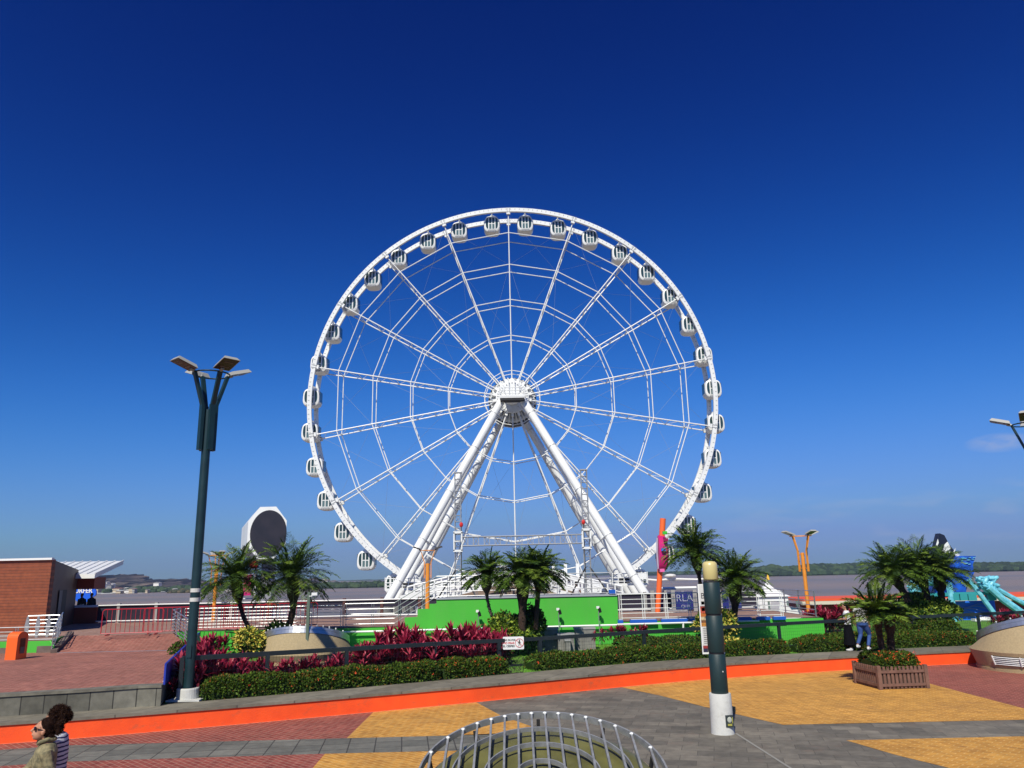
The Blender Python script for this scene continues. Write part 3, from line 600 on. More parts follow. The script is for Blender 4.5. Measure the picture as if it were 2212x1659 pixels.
# ------------------------------------------------------------------ boarding stairs / platform in front of the wheel
BP=thing('boarding_platform','white sloping boarding ramps and railings under the bottom of the ferris wheel','platform',(0,70,-1.2))
q=MB(); Yb=66
brown=mat('ramp_boards',(.26,.19,.145,1),.8,var=.2,scale=2)
P=[at(965,1292,Yb),at(1110,1256,Yb),at(1235,1277,Yb),at(1262,1292,Yb)]
P=[Vector((P[0].x,Yb,-1.2))]+P+[Vector((P[-1].x,Yb,-1.2))]
q.ext(P,(0,8,0)); q.build('ramp_face',brown,BP)
def beam(name,a,b,Yd,w_=.35,h=.9,par=BP,mt=WHITE2):
    q=MB(); q.bar(at(*a,Yd),at(*b,Yd),w_,h); return q.build(name,mt,par)
beam('stair_beam',(930,1296),(1112,1251),64.5,.3,.32); beam('stair_beam',(1108,1250),(1285,1300),64.5,.3,.32)
beam('stair_beam',(865,1293),(1085,1242),72,.3,.5); beam('stair_beam',(1125,1242),(1350,1300),72,.3,.5)
def ladder(a,b,Yd,n,h=1.0):
    q=MB(); A=at(*a,Yd); B=at(*b,Yd); U=Vector((0,0,h)); q.tube([A+U,B+U],.09,5); q.tube([A+U*.5,B+U*.5],.05,5)
    for i in range(n+1): p=A.lerp(B,i/n); q.box(p+U/2,(.14,.14,h))
    q.build('stair_railing',WHITE2,BP)
ladder((880,1293),(1085,1243),72,14); ladder((1125,1243),(1345,1292),72,14); ladder((920,1297),(1095,1253),64.3,10,1.1); ladder((1125,1253),(1275,1294),64.3,9,1.1)
q=MB(); c_=at(1150,1240,78)
for i in range(9):
    x=at(1040+i*26,1245,78).x; q.box((x,78,c_.z-.2),(.3,.4,2.2))
q.bar(at(1030,1247,78),at(1185,1238,78),2.5,.5); q.bar(at(1185,1238,78),at(1295,1262,78),2.5,.5); q.box((at(1105,1245,79).x,80,c_.z-.9),(9,4,.4))
q.build('boarding_canopy',WHITE2,BP)
q=MB(); q.box((at(1110,1290,74).x,76,-.6),(22,6,1.2)); q.build('platform_base',mat('platform_grey',(.25,.26,.27,1),.7),BP)
q=MB(); q.box((at(1385,1260,86).x,86,at(1385,1245,86).z),(1,1,.6)); q.build('control_box',WHITE2,BP)
#%%PART3
# ------------------------------------------------------------------ railings
def railing(name,label,pts,h=.95,nr=5,rr=.017,posts=None,pw=.05,mt=STEEL,post='tube',loc=None,group=None,cat='railing',top=.022,low=.12):
    pts=[Vector(p) for p in pts]; o=thing(name,label,cat,pts[0],group)
    for i in range(nr+1):
        z=h if i==nr else low+(h-low)*i/nr*(.97 if i else 1); q=MB(); q.tube([p+Vector((0,0,z)) for p in pts],top if i==nr else rr,6); q.build('top_rail' if i==nr else 'rail',mt,o)
    L=[0]
    for a,b in zip(pts,pts[1:]): L.append(L[-1]+(b-a).length)
    n=posts or max(2,int(L[-1]/1.6)+1)
    for i in range(n):
        s=L[-1]*i/(n-1); k=min(max(j for j in range(len(L)) if L[j]<=s+1e-6),len(pts)-2); p=pts[k].lerp(pts[k+1],(s-L[k])/(L[k+1]-L[k])); d=(pts[k+1]-pts[k]).normalized()
        q=MB()
        if post=='leaf':   # flat lance shaped plates
            for z0,z1,w0,w1 in ((0,h*.55,.05,.09),(h*.55,h*.9,.09,.045),(h*.9,h*1.0,.045,.03)):
                q.ext([p-d*w0+Vector((0,0,z0)),p+d*w0+Vector((0,0,z0)),p+d*w1+Vector((0,0,z1)),p-d*w1+Vector((0,0,z1))],(d.y*.03,-d.x*.03,0))
        else:
            for s_ in (-.045,.045): q.tube([p+d*s_,p+d*s_+Vector((0,0,h))],.016,5)
        q.build('post',GALV if post=='leaf' else mt,o)
    return o
# ------------------------------------------------------------------ stage with green wall
SX0,SX1=at(874,1360,35).x,at(1333,1283,35).x; STZ=at(1140,1291,35).z
ST=thing('stage','tall bright green stage wall with stepped left end and steel railing on top','stage',((SX0+SX1)/2,35,BED))
sx=lambda x,y:at(x,y,35)
pr=[Vector((SX0,35,BED))]+[sx(*p) for p in [(874,1334.5),(902,1333),(902,1316),(927.5,1315.5),(927.5,1305),(943,1304.5),(943,1293.5)]]
pr=pr+[Vector((SX1,35,STZ)),Vector((SX1,35,BED))]
q=MB(); q.ext(pr,(0,.3,0)); q.build('green_wall',GWALL,ST)
q=MB(); q.box(((pr[7].x+SX1)/2,38.2,STZ-.09),(SX1-pr[7].x-.02,5.9,.16)); q.build('stage_floor',mat('stage_floor_grey',(.20,.21,.23,1),.7),ST)
q=MB(); q.box(((pr[7].x+SX1)/2,35.12,STZ+.035),(SX1-pr[7].x,.34,.07)); q.build('edge_strip',mat('edge_metal',(.33,.35,.4,1),.5),ST)
q=MB(); q.box((SX1-.12,38.3,(STZ+BED)/2),(.24,5.6,STZ-BED-.2)); q.build('side_wall',GWALL,ST)
# steps rising to the stage from the left
q=MB(); zs=[UZ,UZ+.22,UZ+.46,UZ+.70,STZ-.16]; xs_=[pr[1].x-1.2,pr[1].x,pr[2].x,pr[4].x,pr[6].x]
for i in range(4): q.box(((xs_[i+1]+pr[7].x+.4)/2-.1,36.6,(UZ+zs[i+1])/2-.02),(pr[7].x+.4-xs_[i+1],2.6,zs[i+1]-UZ))
q.build('steps',DECKB,ST)
q=MB(); q.tube([Vector((-9.2,34.8,at(880,1363,34.8).z-.0)),Vector((SX1+.1,34.8,at(1333,1350,34.8).z))],.045,6); tag(q.build('white_pipe',WHITE2),'long thin white pipe running along the foot of the green stage wall','pipe')
q=MB(); q.tube([at(1333,1349,34.7),at(1640,1341,34.7)],.04,6); q.tube([at(1393,1347,34.7),at(1393,1358,34.7)],.04,6); q.tube([at(1476,1345,34.7),at(1476,1356,34.7)],.04,6); tag(q.build('white_pipe',WHITE2),'thin white pipe along the low green wall right of the stage','pipe')
# railings: stage front + stair, terrace left, right deck
yr=35.5
railing('stage_railing','steel railing along the green stage front, running down its left steps',
  [Vector((at(745,1346,yr).x,yr,UZ)),Vector((at(852,1344,yr).x,yr,UZ)),Vector((at(943,1293,yr).x,yr,STZ)),Vector((SX1-.1,yr,STZ))],h=.98,nr=4,posts=11)
railing('terrace_railing','long six-rail steel railing on the terrace edge behind the ti plants',[Vector((at(398,1357,yr).x,yr,UZ)),Vector((at(738,1349,yr).x,yr,UZ))],h=.92,nr=6,posts=6,rr=.012)
railing('deck_railing','steel railing on the brick deck between the green stage and the white tent',[Vector((SX1+.15,35.25,UZ+.02)),Vector((at(1690,1330,35.25).x,35.25,UZ+.02))],h=1.12,nr=5,posts=8,mt=WHITE2,rr=.015)
railing('deck_railing','short steel railing turning back beside the white peaked tent',[Vector((13.0,35.3,UZ)),Vector((13.0,40.5,UZ)),Vector((11.2,42.5,UZ))],h=1.1,nr=5,posts=5)
# blue strip lights
for i,(a,b) in enumerate(((1334,1345),(1360,1418),(1427,1485),(1488,1506),(1591,1622),(1634,1662),(1669,1696))):
    pa,pb=at(a,1334.5,34.92),at(b,1333.5,34.92); z=UZ+.02; q=MB(); q.box(((pa.x+pb.x)/2,34.9,z),(pb.x-pa.x,.2,.13)); q.box(((pa.x+pb.x)/2,34.9,z+.075),(pb.x-pa.x-.1,.12,.02),mi=1)
    o=q.build('strip_light',[mat('blue_lamp_box',(.012,.10,.48,1),.4),mat('lamp_top_white',(.5,.55,.6,1),.5)],origin=((pa.x+pb.x)/2,34.9,z))
    tag(o,'blue strip light box on the deck edge, %s from the green stage wall'%ordn[i+1],'light',group='blue strip light boxes along the deck edge')
q=MB(); p=at(1330,1279,34.9); q.box((p.x-.15,35.0,p.z+.02),(.28,.2,.16)); tag(q.build('floodlight',mat('blue_lamp_box',C(0,0,0))),'small blue light box on the top right corner of the stage wall','light')
# spot posts in front of the wall
for i,(x,y) in enumerate(((1032.9,1321.6),(1206.5,1317.4),(1292.7,1313.5))):
    p=at(x,y,34.6); o=thing('garden_spotlight','thin-posted black spotlight before the green wall, '+('next to the yellow-green ivy mound','middle one of three','nearest its right end')[i],'spotlight',(p.x,34.6,BED),'black spotlights on thin posts before the green stage wall')
    q=MB(); q.tube([(p.x,34.6,BED),(p.x,34.6,p.z)],.018,5); q.build('post',GALV,o)
    q=MB(); q.tube([(p.x+.02,34.55,p.z+.02),(p.x+.05,34.6,p.z-.08),(p.x+.08,34.62,p.z-.18)],[.05,.07,.06],8); q.build('lamp_body',DARK,o)
    q=MB(); q.box((p.x-.03,34.57,p.z+.03),(.12,.1,.1)); q.build('bracket',WHITE2,o)
# grey concrete kerb blocks between lawn and wall
for i,(a,b,y0,y1,Y) in enumerate(((975,1045,1362,1376,33.5),(1160,1205,1360,1394,32.0),(1206,1240,1372,1398,31.4),(1243,1285,1359,1385,32.4),(1222,1232,1385,1400,30.9))):
    pa,pb=at(a,y1,Y),at(b,y0,Y); q=MB(); q.box(((pa.x+pb.x)/2,Y+.3,(BED+pb.z)/2),(pb.x-pa.x,.6,pb.z-BED)); q.box(((pa.x+pb.x)/2,Y+.3,pb.z+.03),(pb.x-pa.x+.06,.66,.06),mi=1)
    tag(q.build('concrete_block',[CONC,mat('block_top',(.3,.3,.3,1),.8)],origin=((pa.x+pb.x)/2,Y+.3,BED)),'weathered grey concrete block by the green wall, '+('behind the tallest ti plants','right of the ivy-covered palm','lowest and front of the group','by the small round ti plant bed','smallest, a stub on the lawn')[i],'block')
# ------------------------------------------------------------------ truss rig on stage
TR=thing('truss_rig','grey metal lighting truss gate with two tall towers standing on the stage','truss',(0,37,STZ))
def truss(q,a,b,w_=.3,n=18,r=.022,r2=.012,up=Vector((0,1,0))):
    a=Vector(a); b=Vector(b); d=(b-a).normalized(); x=d.cross(up).normalized(); y=up
    cs=[(x*sx_+y*sy_)*w_/2 for sx_,sy_ in ((-1,-1),(1,-1),(1,1),(-1,1))]
    for c in cs: q.tube([a+c,b+c],r,5)
    for i in range(n):
        p0=a.lerp(b,i/n); p1=a.lerp(b,(i+1)/n)
        for j in range(4):
            c0,c1=cs[j],cs[(j+1)%4]; q.tube([p0+c0,p0+c1],r2,4,cap=False)
            if i%2==j%2: q.tube([p0+c0,p1+c1],r2,4,cap=False)
TM=mat('truss_aluminium',(.40,.41,.42,1),.4,metal=.3)
tx0,tx1=at(990,1240,37).x,at(1270,1240,37).x; tt0=at(988,1022,37).z; tt1=at(1262,1016,37).z
hz0=at(1000,1170,37).z; hz1=at(1262,1164,37).z
for x,zt in ((tx0,tt0),(tx1,tt1)):
    q=MB(); truss(q,(x,37,STZ),(x,37,zt),.28,20); q.box((x,37,zt+.02),(.36,.34,.05)); q.build('tower',TM,TR)
    q=MB(); zc=hz0 if x==tx0 else hz1
    for dz in (-.42,.42): q.box((x,37,zc+dz),(.42,.42,.10))
    for sx_ in (-.18,.18):
        for sy_ in (-.18,.18): q.box((x+sx_,37+sy_,zc),(.06,.06,.84))
    q.lathe([(.17,-.02),(.17,.02)],(x,36.78,zc),16); q.build('sleeve_block',WHITE2,TR)
    q=MB(); q.ell((x+(.16 if x==tx0 else -.12),36.85,at(996,1134,37).z),(.09,.07,.12),8,6); q.build('chain_hoist',mat('hoist_red',(.6,.03,.02,1),.4),TR)
    q=MB(); q.tube([(x+(.16 if x==tx0 else -.12),36.85,at(996,1130,37).z),(x+(.16 if x==tx0 else -.12),36.85,zt if False else STZ+.5)],.025,4); q.build('hoist_chain',DARK,TR)
    for e in (-1,1):
        q=MB(); q.tube([(x+e*.1,37-.1,STZ+1.25),(x+e*.85,36.3,STZ+.05)],.035,5); q.build('outrigger',DARK,TR)
    q=MB(); q.box((x,37,STZ+.05),(.9,.9,.1)); q.build('base_plate',GALV,TR)
q=MB(); truss(q,(tx0+.2,37,hz0),(tx1-.2,37,hz1),.40,22,r=.024,r2=.013); q.build('cross_truss',TM,TR)
# ------------------------------------------------------------------ lamp posts
def lamp_post(label,X,Y,z0,zring,s,mt,rot=0.,basem=True,heads=4,headdark=False,group=None,pr_=.115,narms=4,band=False,cut=False,aw=.15,at_=.09,ao=.20):
    o=thing('street_lamp',label,'street lamp',(X,Y,z0),group); zb=zring-2.2*s
    q=MB(); q.tube([(X,Y,z0),(X,Y,zb+1.15*s)],[pr_*1.12,pr_],20); q.build('pole',mt,o,smooth=True,auto=40)
    if band:
        for dz in (0,.24): q=MB(); q.lathe([(pr_*1.13,0),(pr_*1.13,.10)],(X,Y,z0+band+dz),20); q.build('white_band',CONCW,o)
        q=MB(); q.box((X,Y-pr_*1.1,z0+.9),(.12,.04,.3)); q.build('hatch',mt,o)
    ring=[]
    for k in range(narms):
        a=rot+k*2*PI/narms; u=Vector((math.cos(a),math.sin(a),0)); v=Vector((-u.y,u.x,0)); P0=Vector((X,Y,0))+u*(ao*s)
        q=MB(); A=P0+Vector((0,0,zb)); B=P0+Vector((0,0,zb+1.28*s)); D=Vector((X,Y,zring))+u*((.50+max(0,ao-.2))*s); wdt=aw*s
        q.bar(A,B,wdt,at_*s,up=u); q.bar(B-Vector((0,0,.02)),D,wdt*.8,at_*.9*s,up=u)
        for z in (zb+.2*s,zb+1.05*s): q.bar(Vector((X,Y,z)),P0+Vector((0,0,z)),.03*s,.03*s)
        q.build('arm',mt,o); ring.append(D)
        if k<heads:
            d=(u*math.cos(R(18))+Vector((0,0,math.sin(R(18))))); c=D+d*(.33*s)+Vector((0,0,.04*s)); n_=d.cross(v)*-1
            if n_.z<0: n_=-n_
            M=Matrix((v,d,n_)).transposed(); q=MB()
            L,Wd,Hh=.62*s,.50*s,.08*s; top=[Vector((a_*Wd*.36,b_*L*.42,Hh)) for a_,b_ in ((-1,-1),(1,-1),(1,1),(-1,1))]; botv=[Vector((a_*Wd*.5,b_*L*.5,-Hh*.3)) for a_,b_ in ((-1,-1),(1,-1),(1,1),(-1,1))]
            q.add([M@p+c for p in botv+top],[(0,3,2,1),(4,5,6,7),(0,1,5,4),(1,2,6,5),(2,3,7,6),(3,0,4,7)])
            q.tube([D,D+d*(.14*s)],.05*s,8); q.ell(D+d*(.1*s)+n_*(.05*s),(.06*s,.06*s,.06*s),8,5)
            hd=q.build('lamp_head',DARK if headdark else mat('lamp_housing',(.36,.36,.33,1),.45),o)
            q=MB(); q.box(c-n_*(Hh*.36),(Wd*.9,L*.9,.012*s),M=M); 
            for t in (-.12,.12): q.box(c-n_*(Hh*.36+.008*s)+d*(t*s),(Wd*.5,.05*s,.008*s),M=M,mi=1)
            q.build('lamp_glass',[mat('lamp_glass_dark',(.05,.028,.02,1),.25),mat('lamp_led_strip',(.14,.10,.09,1),.4)],hd)
    q=MB(); P=[Vector((X,Y,zring-.02))+Vector((math.cos(2*PI*i/24),math.sin(2*PI*i/24),0))*((.50+max(0,ao-.2))*s) for i in range(25)]; q.tube(P,.022*s,6); q.build('ring',mt,o)
    return o
b0=G(405,1512,BED); pz=at(487,807,b0.y).z
lamp_post('tall dark green four-headed lamp post on a white concrete base by the orange wall',b0.x,b0.y,BED+.3,pz,1.0,LGREEN,rot=R(49),band=2.15)
q=MB(); q.lathe([(.28,0),(.28,.27),(.27,.30),(.20,.30),(.20,.22)],(b0.x,b0.y,BED),28); q.lathe([(.0,0),(.21,0),(.21,.02)],(b0.x,b0.y,BED+.24),20,mi=1); q.box((b0.x,b0.y-.02,BED+.02),(.85,.62,.04))
tag(q.build('lamp_base',[CONCW,DARK],smooth=False),'short round white concrete base under the tall green lamp post','lamp base')
pR=at(2222,915,27.5); lamp_post('dark blue-green lamp post cut by the right edge of the picture',pR.x,27.5,0,pR.z,1.05,LGREEN,rot=R(57))
yl=[('bright yellow lamp post standing between the white tent and the red-roofed kiosk',at(1729,1157,39),.95,BED-.2,.78,R(20),False),
    ('yellow-orange lamp post with dark heads rising behind the stage steps',at(924,1188,39.5),.9,UZ,.62,R(0),True),
    ('yellow lamp post half hidden behind the leftmost palm',at(470,1199,43),.8,UZ,.72,R(35),False)]
for lb,p,_,z0,s,rt,hd in yl: lamp_post(lb,p.x,p.y,z0,p.z,s,YPOST,rot=rt,pr_=.088 if not hd else .10,aw=.07,at_=.06,ao=.36 if not hd else .27,narms=2 if hd else 4,heads=2 if hd else 4,headdark=hd)
# ------------------------------------------------------------------ bollard lamp
bb=G(1562,1584,0); bY=bb.y; zz=lambda y,x=1545:at(x,y,bY).z
BL=thing('bollard_lamp','thick dark green column lamp with cream cap on a white round base','bollard lamp',bb)
q=MB(); zt=zz(1497,1556); q.lathe([(.25,0),(.248,.02),(.238,zt*.5),(.232,zt-.02),(.225,zt),(.16,zt)],bb,40); q.build('base',CONCW,BL,smooth=True,auto=40)
z1=zz(1258); j1=zz(1410.5); j2=zz(1327.5)
for a,b in ((zt,j1-.02),(j1+.02,j2-.02),(j2+.02,z1)):
    q=MB(); q.lathe([(.176,a-zt+0),(.183,a-zt+.01),(.181,b-zt-.01),(.174,b-zt)],(bb.x,bb.y,zt),36); q.build('column_section',mat('bollard_green',(.012,.034,.036,1),.5,var=.15,scale=30,bump=.1),BL,smooth=True,auto=40)
q=MB(); q.lathe([(.16,0),(.16,z1-zt+.03)],(bb.x,bb.y,zt),24); q.build('core',DARK,BL)
q=MB(); h_=zz(1212,1531)-zz(1256); q.lathe([(.11,.02),(.145,.035),(.165,.06),(.165,h_-.11),(.155,h_-.05),(.115,h_-.012),(.0,h_)],(bb.x,bb.y,z1+.02),36); q.build('lamp_cap',mat('cream_plastic',(.62,.52,.22,1),.3),BL,smooth=True)
q=MB(); q.box((bb.x+.10,bb.y-.225,.28),(.17,.05,.24)); pl=q.build('plaque',mat('plaque_dark',(.03,.04,.04,1),.5),BL)
q=MB(); q.ell((bb.x+.10,bb.y-.255,.31),(.05,.01,.06),8,5); q.box((bb.x+.10,bb.y-.255,.21),(.09,.012,.04),mi=1); q.box((bb.x+.16,bb.y-.255,.3),(.015,.012,.12),mi=1); q.build('emblem',[mat('emblem_pale',(.4,.42,.36,1),.6),mat('emblem_yellow',(.35,.33,.06,1),.6)],pl)
q=MB(); q.tube([(bb.x+.05,bb.y,zz(1437,1552)),(bb.x+.06,bb.y-.19,zz(1450,1552))],.012,5); q.build('bolt',CONCW,BL)
# poster panel hung behind the bollard
PY=bY+.26; pt=at(1504,1262,PY); pb=at(1521,1413,PY); x0=(pt.x+pb.x)/2-.005; wd_=.50; q=MB(); q.box((x0+wd_/2,PY,(pt.z+pb.z)/2),(wd_,.03,pt.z-pb.z)); 
PO=q.build('poster_panel',WHITE2,origin=(x0+wd_/2,PY,pb.z)); tag(PO,'tall narrow food advertising panel half hidden behind the green bollard lamp','poster')
H=pt.z-pb.z
def pq(x,z,w_,h_,mt): q=MB(); q.box((x0+x+w_/2,PY-.0185,pt.z-z-h_/2),(w_,.006,h_)); q.build('printed_area',mt,PO)
pc=lambda n,c:mat('print_'+n,c,.6)
pq(.02,.02,wd_-.04,H*.30,pc('white',(.62,.62,.62,1)))
q=MB(); q.box((x0+.3,PY-.023,pt.z-.25),(.4,.004,.15)); o_=textmesh('BIZ',.17,pc('grey_letters',(.08,.08,.09,1)),(x0+.17,PY-.024,pt.z-.26),'lettering',PO)
for k in range(2): pq(.05,.38+.14*k,.07,.07,pc('dark_red',(.28,.03,.03,1)))
for k in range(2): 
    for j in range(3): pq(.14,.385+.14*k+.025*j,.22-.04*j,.010,pc('grey_letters',(.08,.08,.09,1)))
for k,(z,h_,c_) in enumerate(((.32,.05,(.40,.05,.03,1)),(.37,.05,(.55,.09,.05,1)),(.42,.05,(.6,.17,.03,1)),(.47,.05,(.62,.5,.3,1)),(.52,.04,(.25,.1,.04,1)),(.56,.05,(.6,.26,.05,1)))): pq(.02,z*H,wd_-.04,h_*H,mat('food_print_%d'%k,c_,.6,col2=tuple(v*.35 for v in c_[:3])+(1,),scale=16))
pq(.02,.62*H,wd_-.04,.25*H,pc('white',(.5,.5,.5,1)))
for j in range(9): pq(.05,.63*H+.04*j,.3-.05*(j%3),.014,pc('grey_letters',(.1,.1,.1,1)))
pq(.02,.88*H,wd_-.04,.04*H,pc('dark_red',(.3,.03,.03,1))); pq(.02,.92*H,.1,.05*H,pc('navy',(.02,.02,.06,1))); pq(.13,.92*H,.2,.05*H,pc('ochre',(.5,.35,.04,1)))
# ------------------------------------------------------------------ fence with sign
fp=[(-8.75,21.35),(-5.4,23.95),(-2.6,25.7),(-.62,26.85),(.75,27.6),(4.55,29.4),(10.2,31.8),(16.3,33.6),(24,35.2),(34,37)]
fz=[1.50,1.42,1.38,1.345,1.33,1.34,1.36,1.40,1.45,1.5]
FN=thing('garden_fence','long dark green-black fence with wire mesh along the flower bed','fence',(fp[0][0],fp[0][1],BED))
ft=[Vector((p[0],p[1],z)) for p,z in zip(fp,fz)]
fpx=sorted(set([-8.75,-6.95,-5.05,-2.6,-.62,.75,4.55,7.4,10.2,13.2,16.3,19.4,24]))
fy=lambda X:(float(np.interp(X,[p[0] for p in fp],[p[1] for p in fp])),float(np.interp(X,[p[0] for p in fp],fz)))
for X in fpx:
    y,z=fy(X); q=MB(); q.box((X,y,(BED+z)/2),(.13 if -1<X<1 else .10,.09,z-BED),rz=R(28)); q.build('post',FENCEM,FN)
pts=[Vector((p[0],p[1],z)) for p,z in zip(fp,fz)]
for a,b in zip(pts,pts[1:]):
    q=MB(); q.bar(a-Vector((0,0,.03)),b-Vector((0,0,.03)),.08,.12); q.build('top_rail',FENCEM,FN)
    q=MB(); q.bar(Vector((a.x,a.y,BED+.06)),Vector((b.x,b.y,BED+.06)),.05,.05); q.build('bottom_rail',FENCEM,FN)
    q=MB(); L=(b-a).length; n=int(L/.09)
    for i in range(1,n): p=a.lerp(b,i/n); q.tube([(p.x,p.y,BED+.06),(p.x,p.y,p.z-.05)],.0028,3,cap=False)
    for k in range(1,8): 
        t=k/8; q.tube([Vector((a.x,a.y,BED+(a.z-BED)*t)),Vector((b.x,b.y,BED+(b.z-BED)*t))],.0028,3,cap=False)
    q.build('wire_mesh',FENCEM,FN)
sy,sz_=fy(.05); SG=thing('lawn_sign','white sign asking visitors to keep off the grass, on the dark fence','sign',(.05,sy-.1,1.1))
ca=at(1086.5,1388,sy-.1); cb=at(1131.5,1387,sy-.1); sc=at(1109,1388,sy-.1); sw_=cb.x-ca.x; sh_=.40; ang=R(14)
q=MB(); M=Matrix.Rotation(0,3,'Z')
P=[]; 
for cx,cz,a0 in ((1,1,0),(-1,1,90),(-1,-1,180),(1,-1,270)):
    for i in range(5): a=R(a0+i*22.5); P.append((sc.x+cx*(sw_/2-.03)+.03*math.cos(a),sy-.30,sc.z+cz*(sh_/2-.03)+.03*math.sin(a)))
q.ext(P,(0,.02,0)); q.build('board',mat('sign_white',(.78,.78,.76,1),.5),SG)
SD=mat('sign_dark_letters',(.06,.07,.06,1),.6); SR=mat('sign_red',(.55,.03,.03,1),.6)
for t,z,m_ in (('POR FAVOR',.095,SD),('NO PISAR',0,SR),('EL CÉSPED',-.095,SD)): textmesh(t,.083,m_,(sc.x-.145,sy-.306,sc.z+z),'lettering',SG,bold=.0015)
q=MB(); rc=Vector((sc.x+.2,sy-.306,sc.z)); Pc=[rc+Vector((math.cos(2*PI*i/28),0,math.sin(2*PI*i/28)))*.135 for i in range(29)]; q.tube(Pc,.009,4); q.bar(rc+Vector((-.09,0,.09)),rc+Vector((.09,0,-.09)),.014,.012); q.build('prohibition_ring',SR,SG)
q=MB(); q.ell(rc+Vector((0,-.004,.085)),(.018,.005,.022),8,6); q.bar(rc+Vector((0,-.004,.06)),rc+Vector((0,-.004,-.01)),.008,.045,up=(1,0,0)); 
for a,b in (((-.0,.055),(-.05,.0)),((0,.055),(.045,.005)),((-.005,-.01),(-.035,-.10)),((.005,-.01),(.035,-.095))): q.bar(rc+Vector((a[0],-.004,a[1])),rc+Vector((b[0],-.004,b[1])),.008,.018,up=(0,1,0))
q.build('walking_figure',SD,SG)
# sensor post on the lawn
p0=at(663,1400,29.0); zt_=at(672,1279,29).z; o=thing('sensor_post','slim grey-green post with a small white camera before the round skylight','post',(p0.x,29,BED))
q=MB(); q.box((p0.x,29,(BED+zt_)/2),(.10,.10,zt_-BED)); q.build('post',mat('post_greygreen',(.10,.14,.10,1),.6),o)
q=MB(); q.box((p0.x+.22,28.95,at(685,1283,29).z),(.2,.14,.10)); q.box((p0.x+.12,28.97,at(685,1286,29).z-.02),(.22,.04,.03)); q.build('camera_head',WHITE2,o)
